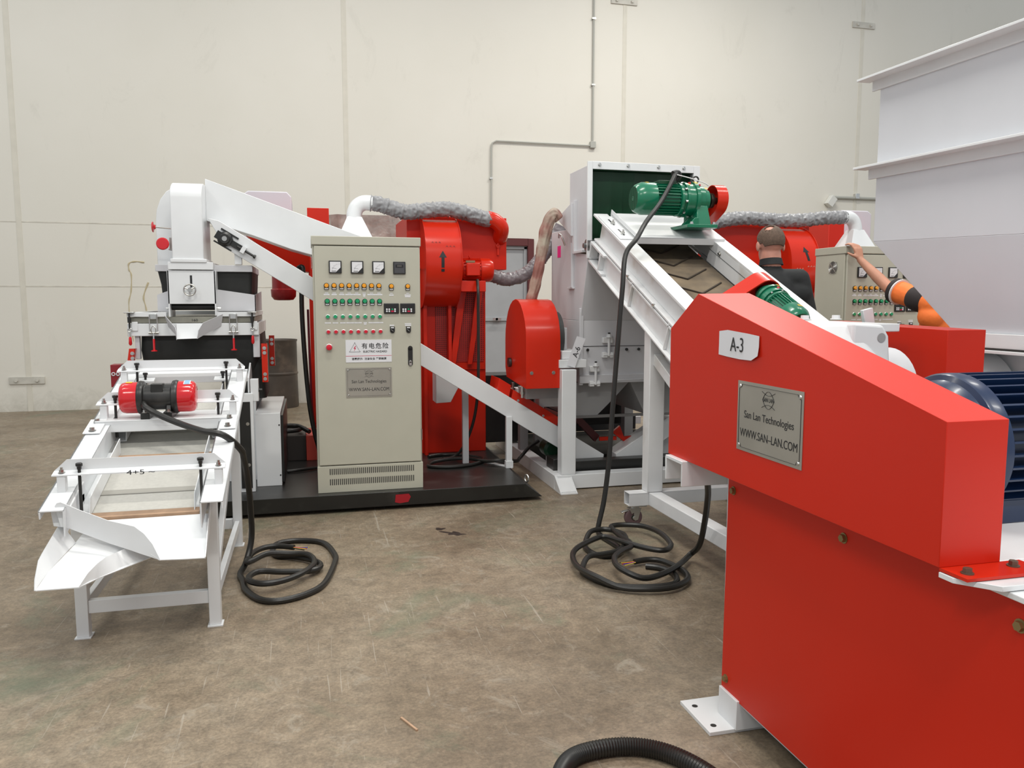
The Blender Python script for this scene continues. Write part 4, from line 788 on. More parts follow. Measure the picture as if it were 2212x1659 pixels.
# ================================================================ red fan line (two mirrored units)
PERF = mat('perforated_red_panel', (0.36, 0.014, 0.010), 0.5)
def perf_mat():
    nt = PERF.node_tree; N = nt.nodes; K = nt.links; b = N['Principled BSDF']; tc = N.new('ShaderNodeTexCoord')
    v = N.new('ShaderNodeTexVoronoi'); v.inputs['Scale'].default_value = 55; v.inputs['Randomness'].default_value = 0.0; K.new(tc.outputs['Object'], v.inputs['Vector'])
    r = N.new('ShaderNodeValToRGB'); r.color_ramp.interpolation = 'CONSTANT'; r.color_ramp.elements[0].color = (0.02, 0.004, 0.004, 1); r.color_ramp.elements[1].position = 0.33; r.color_ramp.elements[1].color = (0.42, 0.016, 0.010, 1)
    K.new(v.outputs['Distance'], r.inputs['Fac']); K.new(r.outputs['Color'], b.inputs['Base Color'])
perf_mat()
def fan_line(label, which):
    t = thing('dust_fan', label, 'machine', (1.3, 7.4, 0.14))
    MB().box(0.90, 1.56, 7.05, 8.0, 0.14, 1.79).build('fan_housing', REDM, t, 0.004)
    MB().box(0.85, 1.75 if which == 1 else 2.12, 7.02, 7.9, 1.80, 2.262).build('outlet_box', REDM, t, 0.004)
    pnl = MB().box(1.10, 1.54, 7.043, 7.05, 0.97, 1.62).build('mesh_panel', PERF, t, label='perforated red panel')
    MB().box(1.28, 1.55, 7.035, 7.045, 0.90, 0.96).build('panel_strip', RED, t)
    # fan drum
    c = Vector((0.97, 7.05, 1.85)); R_ = 0.385
    d = MB().lathe(c, (1, 0, 0), [(0, R_ - 0.01), (0.0, R_), (0.30, R_), (0.30, R_ + 0.012), (0.306, R_ + 0.012), (0.306, 0.10)], 56).build('fan_drum', RED, t, label='round red fan casing')
    MB().lathe(c + Vector((-0.004, 0, 0)), (1, 0, 0), [(0, R_ + 0.012), (0.006, R_ + 0.012)], 56).build('rim', RED, d)
    # arrow on the band, following its curve
    ao = 0 if which == 1 else 0.26
    def bp(x, a): return c + Vector((x, -math.cos(a) * (R_ + 0.0015), math.sin(a) * (R_ + 0.0015)))
    x0 = 0.14 if which == 1 else 0.13
    tl = (lambda a: 0) if which == 1 else (lambda a: (a - 0.05) * 0.10)
    if which == 1: MB().sheet([[bp(x0 - 0.014, a), bp(x0 + 0.014, a)] for a in (-0.22, -0.16)], 0.0008).build('arrow_tail', INK, d)
    ar = MB().sheet([[bp(x0 + tl(a) - 0.013, a + ao), bp(x0 + tl(a) + 0.013, a + ao)] for a in (-0.13, -0.05, 0.03, 0.10)], 0.0008); ar.add([bp(x0 + tl(0.09) - 0.033, 0.09 + ao), bp(x0 + tl(0.09) + 0.033, 0.09 + ao), bp(x0 + tl(0.24), 0.24 + ao)], [(0, 1, 2)]); ar.build('arrow_mark', INK, d, label='black direction arrow')
    w_ = MB()
    for k in range(6):
        xx = (0.05, 0.08, 0.11, 0.17, 0.20, 0.23)[k]; a = (0.42 if k < 3 else 0.33) if which == 1 else (-0.02 if k < 3 else -0.08)
        w_.tube([bp(xx, a), bp(xx + 0.008, a + 0.03), bp(xx + 0.016, a - 0.005)], 0.0016, 5)
    w_.build('chalk_writing', INK if which == 1 else mat('pale_chalk', (0.75, 0.45, 0.38), 0.8), d)
    # drum support
    s_ = MB(); s_.box(0.98, 1.01, 6.95, 7.05, 0.14, 1.5); s_.box(1.20, 1.23, 6.95, 7.05, 0.9, 1.50); s_.build('drum_support', REDM, t, 0.002)
    MB().prism([(1.30, 6.98, 1.60), (1.37, 6.98, 1.60), (1.27, 6.98, 0.95), (1.22, 6.98, 0.95)], (0, 0.04, 0)).prism([(1.46, 6.98, 1.60), (1.52, 6.98, 1.60), (1.42, 6.98, 0.95), (1.38, 6.98, 0.95)], (0, 0.04, 0)).build('motor_strut', RED, t, 0.002)
    if which == 1:
        # motor
        mc = Vector((1.28, 6.88, 1.79))
        mo = MB().lathe(mc, (1, 0, 0), [(0, 0.095), (0.02, 0.105), (0.03, 0.092), (0.19, 0.092), (0.19, 0.105), (0.27, 0.105), (0.30, 0.09), (0.31, 0.06)], 32).build('fan_motor', RED, t, label='red fan motor')
        f = MB()
        for k in range(20):
            a = 2 * math.pi * k / 20; o_ = Vector((0, math.cos(a), math.sin(a)))
            f.beam(mc + Vector((0.035, 0, 0)) + o_ * 0.095, mc + Vector((0.185, 0, 0)) + o_ * 0.095, 0.005, 0.02, up=tuple(o_))
        f.build('cooling_fins', RED, mo)
        MB().box(mc.x + 0.045, mc.x + 0.165, mc.y - 0.15, mc.y - 0.08, mc.z - 0.055, mc.z + 0.055).build('terminal_box', RED, mo, 0.008)
        MB().box(mc.x + 0.05, mc.x + 0.13, mc.y - 0.095, mc.y - 0.085, mc.z + 0.06, mc.z + 0.078).build('rating_plate', mat('dull_plate', (0.25, 0.18, 0.10), 0.5), mo)
        MB().ring((mc.x + 0.09, mc.y - 0.04, mc.z + 0.11), (1, 0, 0), 0.012, 0.004).build('eye_bolt', RED, mo)
        MB().box(mc.x + 0.0, mc.x + 0.22, mc.y - 0.12, mc.y + 0.12, 1.60, 1.695).build('motor_base', RED, t, 0.004)
    # side latch and elbow
    MB().box(1.66, 1.675, 7.0, 7.02, 1.93, 2.04).ring((1.667, 7.0, 2.01), (0, 1, 0), 0.014, 0.005).build('latch', RED, t)
    e = catmull([(1.555, 6.94, 2.245), (1.62, 6.93, 2.225), (1.68, 6.94, 2.17), (1.69, 7.0, 2.11), (1.69, 7.05, 2.08)], 6)
    if which == 1: MB().tube(e, 0.068, 20).build('inlet_elbow', RED, t)
    return t
from mathutils import noise as mn
def duct_tube(name, pts, r_, m, label, crinkle=0.016, pitch=0.068):
    P0 = catmull(pts, 40); acc = [0.0]
    for i in range(1, len(P0)): acc.append(acc[-1] + (P0[i] - P0[i - 1]).length)
    n = int(acc[-1] / 0.009); P = []; j = 0
    for i in range(n + 1):
        s_ = acc[-1] * i / n
        while j < len(acc) - 2 and acc[j + 1] < s_: j += 1
        f = (s_ - acc[j]) / max(1e-9, acc[j + 1] - acc[j]); P.append(P0[j].lerp(P0[j + 1], f))
    L = acc[-1]
    def rf(i):
        s_ = L * i / n; u = (s_ / pitch) % 1.0; wire = math.exp(-min(u, 1 - u) ** 2 / 0.004)
        def f(an):
            v = Vector((math.cos(an) * 0.9, math.sin(an) * 0.9, s_ * 16))
            c = abs(mn.noise(v * 1.7)) * 1.6 + abs(mn.noise(v * 3.3 + Vector((5, 2, 1)))) * 0.7
            return r_ * (1 - 0.02) - crinkle * c * (1 - wire) + 0.003 * wire + 0.004
        return f
    return MB().tube(P, r_, 48, rf=rf).build(name, m, None, label=label, cat='duct', ang=180)
def cone_unit(label):
    t = thing('duct_hood', label, 'duct', (0.40, 7.0, 1.55))
    b = MB().hexa([(0.255, 6.78, 2.05), (0.535, 6.78, 2.05), (0.535, 7.06, 2.05), (0.255, 7.06, 2.05)], [(0.335, 6.86, 2.225), (0.455, 6.86, 2.225), (0.455, 6.98, 2.225), (0.335, 6.98, 2.225)]); b.box(0.255, 0.535, 6.78, 7.06, 1.55, 2.05)
    b.build('square_cone', WHT, t, 0.004)
    MB().tube(catmull([(0.395, 6.92, 2.20), (0.395, 6.92, 2.25), (0.42, 6.92, 2.31), (0.475, 6.915, 2.345), (0.55, 6.91, 2.345)], 6), 0.064, 24).build('duct_elbow', WHT, t)
    return t
def back_unit(label):
    t = thing('dust_cyclone', label, 'machine', (0.11, 7.8, 0.14))
    MB().box(0.01, 0.205, 7.6, 8.05, 0.14, 2.37).build('column', REDM, t, 0.004)
    MB().hexa([(-0.12, 7.5, 1.80), (0.02, 7.5, 1.78), (0.02, 7.8, 1.78), (-0.12, 7.8, 1.80)], [(-0.53, 7.35, 2.10), (0.02, 7.35, 2.10), (0.02, 7.85, 2.10), (-0.53, 7.85, 2.10)]).build('red_hopper', REDM, t, 0.004)
    mc = Vector((-0.215, 7.5, 1.80))
    MB().lathe(mc, (0, 0, -1), [(0, 0.11), (0.02, 0.11), (0.02, 0.098), (0.17, 0.10), (0.18, 0.112), (0.24, 0.108), (0.27, 0.085), (0.275, 0.05)], 28).build('hanging_motor', mat('dark_red_motor', (0.30, 0.012, 0.014), 0.35), t)
    MB().prism([(0.0 - 0.57, 7.9, 2.10), (-0.13, 7.9, 2.10), (-0.13, 7.9, 2.50), (-0.17, 7.9, 2.545), (-0.52, 7.9, 2.545), (-0.57, 7.9, 2.51)], (0, 0.6, 0)).build('pale_hood', mat('lilac_white_paint', (0.62, 0.61, 0.66), 0.5), t, 0.01, seg=3)
    return t
fan_line('big red dust fan with an upright arrow on its drum, behind the middle cabinet', 1)
cone_unit('white square duct cone with a bent pipe rising behind the middle cabinet')
back_unit('red column with hanging dark red motor and pale hood behind the sloping white arm')
duct_tube('flexible_duct', [(0.535, 6.91, 2.345), (0.62, 6.9, 2.335), (0.72, 6.9, 2.305), (0.82, 6.9, 2.278), (0.95, 6.9, 2.29), (1.08, 6.9, 2.305), (1.2, 6.9, 2.31), (1.32, 6.9, 2.292), (1.42, 6.91, 2.268), (1.50, 6.92, 2.245), (1.575, 6.93, 2.235)], 0.068, SILV, 'crumpled grey fabric duct arching over the drum of the middle red fan')
MIR[0] = 5.72
fan_line('red dust fan behind the person in black, tilted arrow and chalk on its drum', 2)
cone_unit('white square duct cone with a bent pipe rising behind the right cabinet')
back_unit('pale hood on a red column, far right behind the right cabinet')
MIR[0] = None
duct_tube('flexible_duct', [(3.64, 7.04, 2.15), (3.65, 6.95, 2.19), (3.70, 6.9, 2.235), (3.80, 6.9, 2.27), (3.95, 6.9, 2.30), (4.13, 6.9, 2.31), (4.35, 6.9, 2.30), (4.6, 6.9, 2.30), (4.8, 6.9, 2.315), (4.95, 6.9, 2.335), (5.19, 6.91, 2.345)], 0.066, SILV, 'crumpled grey fabric duct running level above the second red fan')
duct_tube('flexible_duct', [(1.45, 7.12, 1.79), (1.607, 7.02, 1.75), (1.727, 7.0, 1.715), (1.857, 7.0, 1.735), (1.96, 7.0, 1.79), (2.04, 7.0, 1.87), (2.12, 7.0, 1.97), (2.20, 7.0, 2.09), (2.26, 6.98, 2.20)], 0.060, SILVD, 'dark wrapped hose sagging between the middle fan and the white hopper', 0.007, 0.09)
P = catmull([(2.055, 6.42, 2.20), (2.02, 6.42, 2.235), (1.98, 6.42, 2.215), (1.945, 6.42, 2.12), (1.915, 6.42, 1.98), (1.885, 6.42, 1.82), (1.855, 6.42, 1.68), (1.82, 6.42, 1.55), (1.79, 6.42, 1.44)], 8)
MB().tube(P, 0.06, 32, rf=lambda i: (lambda an: (0.040 + 0.012 * min(1, i / 10)) * (1 - 0.25 * i / len(P)) * (1 + 0.10 * math.sin(an * 4 + i * 0.25) + 0.07 * math.sin(an * 9 - i * 0.3 + 1) + 0.05 * math.sin(i * 0.8)))).build('dust_sleeve', SLEEVE, None, label='dusty pink fabric sleeve hanging down beside the white hopper', cat='sleeve', ang=180)
# wrapped goods, steel drum, small boxes behind
b = MB(); rows = []
rr = random.Random(3)
loops = []
for k in range(24):
    z = 0.0 + 2.38 * k / 23; lp = rounded_loop(0.21, 0.94, 8.2, 8.9, 0.12, z)
    loops.append([(x + rr.uniform(-0.022, 0.022), y + rr.uniform(-0.03, 0.03), zz) for x, y, zz in lp])
loft(loops).build('wrapped_bundle', WRAP, None, label='tall bundle in wrinkled clear stretch film behind the middle cabinet', cat='bundle')
bd = thing('steel_drum', 'old dark brown steel drum standing against the cream wall at left', 'drum', (-0.45, 11.8, 0))
MB().lathe((-0.45, 11.8, 0), (0, 0, 1), [(0, 0.275), (0.02, 0.28), (0.47, 0.272), (0.48, 0.281), (0.50, 0.281), (0.51, 0.272), (0.94, 0.272), (0.955, 0.281), (0.972, 0.281), (0.972, 0.265), (0.955, 0.26)], 36).build('shell', BARR, bd)
ob = thing('motor_block', 'dark floor block with an orange red end, left of the middle cabinet', 'machine block', (-0.12, 7.2, 0.14))
MB().box(-0.36, -0.05, 7.0, 7.5, 0.14, 0.36).build('block_body', mat('brown_steel', (0.06, 0.05, 0.045), 0.5, 0.2), ob, 0.004)
MB().box(-0.05, 0.06, 6.98, 7.4, 0.14, 0.36).build('end_cover', mat('faded_orange_red', (0.62, 0.075, 0.05), 0.5), ob, 0.004)
cable('power_cable', [(-0.34, 7.1, 0.40), (-0.25, 7.02, 0.40), (-0.12, 7.05, 0.40), (-0.1, 7.2, 0.40), (-0.2, 7.3, 0.40), (-0.34, 7.25, 0.40), (-0.36, 7.12, 0.385), (-0.25, 7.1, 0.43), (-0.12, 7.12, 0.425), (-0.02, 7.0, 0.39)], 0.02, 'black cable coiled on top of the dark block left of the middle cabinet')
cable('power_cable', [(-0.075, 6.62, 1.78), (-0.035, 6.6, 1.78), (-0.05, 6.6, 1.6), (-0.05, 6.6, 1.334), (-0.03, 6.6, 0.9), (-0.0, 6.6, 0.579), (0.06, 6.6, 0.3), (0.15, 6.6, 0.17)], 0.019, 'thick black cable hanging down just left of the middle cabinet')
cable('power_cable', [(-0.005, 6.75, 1.45), (0.0, 6.75, 1.0), (0.01, 6.75, 0.6), (0.05, 6.75, 0.25), (0.12, 6.75, 0.16)], 0.010, 'thin dark red hose hanging at the left edge of the middle cabinet', m=mat('dark_red_hose', (0.16, 0.008, 0.02), 0.4))
cable('power_cable', [(-0.2, 6.5, 0.155), (-0.1, 6.52, 0.158), (0.05, 6.6, 0.155)], 0.013, 'short black cable lying on the platform left of the middle cabinet')
cable('power_cable', [(1.42, 6.74, 1.70), (1.41, 6.66, 1.60), (1.41, 6.66, 1.40), (1.41, 6.66, 1.0), (1.40, 6.66, 0.7), (1.36, 6.68, 0.45), (1.28, 6.7, 0.25), (1.20, 6.72, 0.165), (1.10, 6.70, 0.155)], 0.013, 'black cable hanging from the red fan motor down to the platform')
cable('power_cable', [(0.988, 6.82, 0.155), (1.143, 6.88, 0.155), (1.332, 6.775, 0.155), (1.439, 6.6, 0.155), (1.33, 6.42, 0.155), (1.13, 6.345, 0.155), (0.941, 6.40, 0.155), (0.98, 6.52, 0.165), (1.15, 6.60, 0.17), (1.30, 6.58, 0.17), (1.42, 6.44, 0.17), (1.53, 6.38, 0.18), (1.68, 6.42, 0.16), (1.75, 6.55, 0.155), (1.86, 6.66, 0.22), (1.97, 6.72, 0.27)], 0.016, 'black cable looping over the platform right of the middle cabinet toward the white frame')
# ================================================================ second skid
p2 = thing('skid_platform', 'low black steel platform under the second machine line, behind the white base frame', 'platform', (4.4, 7, 0))
MB().box(2.08, 3.75, 6.62, 7.85, 0, 0.14).build('deck', BLKP, p2, 0.004); MB().box(3.10, 3.75, 5.0, 5.75, 0, 0.14).build('deck', BLKP, p2, 0.004); MB().box(3.75, 7.3, 5.0, 8.1, 0, 0.14).build('deck', BLKP, p2, 0.004)
# ================================================================ feed hopper machine with green mouth (A-6)
a6 = thing('granulator', 'white granulator with a green lined feed mouth and toggle bolts on its front', 'machine', (2.6, 6.6, 0))
def ab(name, m, *b, parent=None, bv=0.003, label=None): return MB().box(*b).build(name, m, parent or a6, bv, label=label)
ab('base_beam', WHT, 1.905, 3.48, 5.95, 6.07, 0.008, 0.122)
MB().box(1.885, 1.995, 5.97, 8.05, 0.0, 0.12).build('base_beam', WHT, a6, 0.003)
ab('base_beam', WHT, 1.99, 3.48, 7.9, 8.0, 0.19, 0.27)
for x in (1.885, 3.44):
    g = MB(); g.prism([(x, 5.97, 0.12), (x, 5.80, 0.012), (x, 5.97, 0.012)], (0.010, 0, 0)); g.prism([(x + 0.13, 5.97, 0.12), (x + 0.13, 5.80, 0.012), (x + 0.13, 5.97, 0.012)], (0.010, 0, 0))
    g.prism([(x, 5.97, 0.112), (x + 0.14, 5.97, 0.112), (x + 0.14, 5.82, 0.02), (x, 5.82, 0.02)], (0, 0, -0.008)); g.box(x, x + 0.14, 5.79, 5.97, 0, 0.012)
    g.build('foot_gusset', WHTD, a6, 0.002)
ab('post', WHT, 1.94, 2.062, 5.955, 6.065, 0.122, 0.975, bv=0.006)
ab('post', WHT, 3.30, 3.42, 5.955, 6.065, 0.122, 0.975, bv=0.006)
for x, y in ((2.10, 7.15), (3.0, 7.15)): ab('post', GRYM, x - 0.045, x + 0.045, y - 0.045, y + 0.045, 0.12 if x > 2.2 else 0.19, 0.72)
ab('post', GRYM, 1.90, 1.98, 7.1, 7.18, 0.12, 0.72)
ab('top_beam', WHTD, 1.88, 2.15, 6.40, 6.52, 0.62, 0.715)
ab('top_beam', WHTD, 1.88, 3.35, 7.15, 7.27, 0.60, 0.70)
ab('top_beam', WHT, 1.93, 2.16, 6.0, 6.75, 0.985, 1.05)
ab('bearing_block', WHT, 1.965, 2.12, 6.05, 6.30, 1.05, 1.12, bv=0.008)
ab('bearing_block', GRYW, 1.98, 2.06, 6.20, 6.34, 1.12, 1.30)
MB().lathe((1.965, 6.30, 1.22), (1, 0, 0), [(0, 0.21), (0.04, 0.21), (0.05, 0.17)], 36).build('flywheel', mat('dark_cast_iron', (0.07, 0.07, 0.07), 0.5, 0.3), a6)
# upper hopper: green mouth frame at front
HX0, HX1, HY, HZ0, HZ1 = 2.150, 3.098, 5.95, 1.855, 2.604
f = MB(); f.box(HX0 - 0.012, HX0 + 0.028, HY, HY + 0.02, HZ0, HZ1); f.box(HX1 - 0.055, HX1, HY, HY + 0.02, HZ0, HZ1); f.box(HX0 + 0.028, HX1 - 0.055, HY, HY + 0.02, HZ1 - 0.058, HZ1); f.box(HX0 + 0.028, HX1 - 0.055, HY, HY + 0.02, HZ0, HZ0 + 0.035)
mf = f.build('mouth_frame', WHT, a6, 0.002)
for x in (2.235, 2.475, 2.735, 2.955): MB().hexbolt((x, HY, HZ1 - 0.024), (0, -1, 0), 0.011, 0.009).build('bolt', ZINC, mf)
sd = MB(); sd.box(HX0 - 0.008, HX0, HY + 0.02, 6.40, HZ0 + 0.05, HZ1 - 0.03); sd.box(HX1 - 0.02, HX1 - 0.012, HY + 0.02, 6.40, HZ0, HZ1 - 0.03); sd.box(HX0, HX1 - 0.02, HY + 0.02, 6.40, HZ1 - 0.038, HZ1 - 0.03); sd.box(HX0, HX1 - 0.02, 6.39, 6.40, HZ0, HZ1 - 0.03)
sd.build('mouth_shroud', GRYW, a6, 0.002)
# green strip curtain
gc = MB()
for k in range(9):
    x = HX0 + 0.03 + k * 0.098
    gc.sheet([[(x, 6.06 + 0.01 * (k % 2), 2.545), (x + 0.05, 6.065, 2.545), (x + 0.102, 6.06 + 0.01 * ((k + 1) % 2), 2.545)], [(x - 0.002, 6.09 + 0.015 * (k % 2), 2.2), (x + 0.05, 6.10, 2.2), (x + 0.106, 6.09, 2.2)], [(x - 0.006, 6.14 + 0.02 * (k % 2), 1.91), (x + 0.05, 6.15, 1.91), (x + 0.10, 6.13, 1.91)]], 0.003)
gc.build('strip_curtain', DKGREEN, a6, label='dark green rubber strip curtain')
gl = MB(); gl.box(HX0 + 0.002, HX0 + 0.006, HY + 0.02, 6.38, HZ0 + 0.02, HZ1 - 0.04); gl.box(HX0, HX1 - 0.05, HY + 0.02, 6.08, 2.548, 2.556); gl.build('mouth_lining', DKGREEN, a6)
# body below (left side panel, sloped front)
m = MB()
m.prism([(HX0, 5.97, HZ0), (HX0, 5.97, HZ0 + 0.03), (HX0, 6.37, 1.93), (HX0, 6.37, 2.12), (HX0, 6.93, 2.135), (HX0, 6.93, 1.36), (HX0, 6.12, 1.36)], (0.93, 0, 0))
hb = m.build('hopper_body', GRYW, a6, 0.004)
# brackets on the side panel
MB().box(2.118, HX0 - 0.002, 6.22, 6.26, 1.92, 2.335).box(2.118, HX0, 6.02, 6.26, 1.905, 1.925).build('side_angle', GRYW, hb, 0.002)
MB().prism([(2.10, 6.24, 2.315), (2.10, 6.62, 2.225), (2.10, 6.24, 2.05)], (0.05, 0, 0)).build('gusset_plate', GRYW, hb, 0.002)
MB().tube(catmull([(2.13, 6.48, 1.99), (2.10, 6.48, 2.06), (2.09, 6.52, 2.09), (2.10, 6.56, 2.06)], 4), 0.008, 8).build('hook', ZINC, hb)
MB().box(2.13, HX0, 6.28, 6.42, 1.62, 1.635).box(2.125, HX0, 6.30, 6.33, 1.63, 2.0).build('bracket', GRYW, hb, 0.002)
MB().box(HX0 - 0.002, HX0, 6.66, 6.75, 1.90, 2.0).build('tape_mark', PINK, hb, label='magenta tape mark')
# lower box with toggle bolts
FYY = 6.12
lb = ab('lower_body', GRYW, HX0, 3.06, FYY, 6.93, 0.85, 1.36)
ab('corner_strip', GRYW, HX0 - 0.012, HX0 + 0.02, FYY - 0.012, FYY + 0.02, 0.83, 1.46, parent=lb)
MB().box(HX0 + 0.02, 3.06, FYY - 0.003, FYY, 1.147, 1.151).build('joint_line', INK, lb)
ab('lower_flange', GRYW, HX0 - 0.01, 3.07, FYY - 0.02, FYY + 0.01, 0.845, 0.915, parent=lb)
MB().tube(catmull([(2.475, FYY - 0.02, 0.865), (2.475, FYY - 0.045, 0.868), (2.68, FYY - 0.045, 0.872), (2.68, FYY - 0.02, 0.87)], 3), 0.005, 6).build('pull_handle', GRYW, lb)
for x in (2.207, 2.549, 2.657): MB().lathe((x, FYY, 1.12), (0, -1, 0), [(0, 0.008), (0.012, 0.008), (0.014, 0.013), (0.022, 0.012)], 10).build('bolt', BLKP, lb)
for x, z in ((2.385, 1.21), (2.272, 0.975)):
    k = MB(); k.box(x - 0.05, x + 0.035, FYY - 0.035, FYY, z - 0.035, z + 0.012); k.box(x - 0.052, x - 0.012, FYY - 0.04, FYY, z - 0.155, z - 0.11); k.box(x + 0.012, x + 0.04, FYY - 0.04, FYY, z - 0.155, z - 0.11)
    k.cyl((x - 0.05, FYY - 0.03, z - 0.132), (x + 0.04, FYY - 0.03, z - 0.132), 0.014, n=12)
    k = k.build('hinge_block', WHTD, lb, 0.004)
    MB().cyl((x, FYY - 0.035, z - 0.14), (x, FYY - 0.035, z + 0.04), 0.011, n=12).hexbolt((x, FYY - 0.035, z + 0.012), (0, 0, 1), 0.02, 0.02).build('swing_bolt', WHTD, k)
    MB().cyl((x, FYY - 0.035, z + 0.03), (x, FYY - 0.035, z + 0.052), 0.010, n=10).build('bolt_tip', BLKP, k)
# discharge funnels underneath
for poly in ([(2.14, 0.845), (2.62, 0.845), (2.50, 0.72), (2.33, 0.56), (2.14, 0.56)], [(2.62, 0.845), (3.05, 0.845), (3.05, 0.60), (2.98, 0.56), (2.76, 0.56)]):
    MB().prism([(x, 6.2, z) for x, z in poly], (0, 0.65, 0)).build('discharge_funnel', GRYM, a6, 0.003)
MB().box(2.12, 3.08, 6.18, 6.22, 0.545, 0.565).box(2.12, 2.15, 6.2, 6.88, 0.545, 0.565).build('funnel_rim', mat('rim_grey', (0.16, 0.155, 0.15), 0.5), a6)
# black beam, black box, added dark backing and small motor on the base
ab('black_cross_beam', BLKP, 2.06, 3.42, 6.12, 6.23, 0.04, 0.195)
ab('black_motor_box', BLKP, 1.93, 2.06, 6.14, 6.34, 0.12, 0.215)
ab('dark_backing', BLKP, 2.08, 3.02, 7.30, 7.7, 0.30, 0.62)  # black box added to stand in for the dark gap behind the funnels
ab('dark_backing', BLKP, 1.60, 2.05, 7.45, 7.8, 0.14, 0.80)  # second black box, added to darken the gap at the left
ab('dark_backing', BLKP, 2.08, 3.4, 7.86, 7.89, 0.14, 0.30)  # thin black sheet added to keep the low rear gap dark
gm = MB().lathe((2.02, 6.45, 0.235), (0, 1, 0), [(0, 0.05), (0.02, 0.075), (0.16, 0.075), (0.17, 0.05)], 24).build('drain_motor', DKGREEN, a6, label='small dark green motor')
ab('red_bracket', RED, 2.44, 2.60, 6.42, 6.44, 0.30, 0.335); 
MB().prism([(2.22, 6.5, 0.50), (2.28, 6.5, 0.52), (2.47, 6.5, 0.33), (2.43, 6.5, 0.28)], (0, 0.06, 0)).build('red_bracket', MAROON, a6)
MB().prism([(2.55, 6.40, 0.375), (2.62, 6.40, 0.43), (2.66, 6.40, 0.33), (2.82, 6.40, 0.345), (2.84, 6.40, 0.29), (2.75, 6.40, 0.22)], (0, 0.03, 0)).build('red_bracket', RED, a6)
MB().prism([(2.82, 6.32, 0.18), (3.10, 6.32, 0.42), (3.10, 6.32, 0.18)], (0, 0.04, 0)).build('white_gusset', WHT, a6)
# belt guard at left of it
ag = thing('belt_guard', 'red belt guard with rounded top beside the white granulator, two bolts on its front', 'machine guard', (1.8, 6.3, 0.81))
prof = [(6.02, 0.822)]
for k in range(0, 13):
    a = math.radians(180 - 15 * k); prof.append((6.36 + 0.345 * math.cos(a), 1.19 + 0.345 * math.sin(a)))
prof += [(6.705, 0.95), (6.66, 0.86)]
MB().prism([(1.66, y, z) for y, z in prof], (0.285, 0, 0)).build('guard_shell', RED, ag, 0.003, smoothall=False)
for x in (1.706, 1.888): MB().hexbolt((x, 6.02, 0.948), (0, -1, 0), 0.011, 0.008).build('bolt', STL, ag)
for y in (6.28, 6.6): MB().cyl((1.70, y, 0.815), (1.70, y, 0.72), 0.012, n=10).lathe((1.70, y, 0.77), (0, 0, -1), [(0, 0.022), (0.02, 0.022)], 6).build('mounting_stud', STL, ag)
MB().box(1.72, 2.0, 6.22, 6.34, 0.715, 0.825).build('guard_bracket', GRYM, ag)
MB().lathe((1.655, 6.5, 1.0), (-1, 0, 0), [(0, 0.04), (0.02, 0.04)], 16).build('pulley_hub', BLKP, ag)
# paper tag A-6
pt = thing('paper_label', 'white paper strip reading A-6, stuck aslant beside the red belt guard', 'label', (2.11, 6.0, 1.03))
pr = Vector((2.105, 5.94, 1.115)); ux = Vector((0.36, -0.05, 0.93)).normalized(); uz = Vector((-0.93, 0, 0.36)).normalized(); nn = Vector((0, -1, 0))
c0 = Vector((2.065, 5.985, 1.115))
def PP(u, w): return c0 + Vector((0.34, 0, 0.94)) * u + Vector((-0.94, 0, 0.34)) * w
MB().sheet([[PP(-0.125, 0.036), PP(0, 0.038), PP(0.12, 0.036)], [PP(-0.125, -0.036), PP(0, -0.035), PP(0.125, -0.04)]], 0.001).build('paper', PAPER, pt)
w = MB(); text_mb(w, 'A-6', PP(0.0, -0.005) + Vector((0, -0.0025, 0)), 0.062, FR, 0.95, rot=math.radians(70)); w.build('lettering', INK, pt)
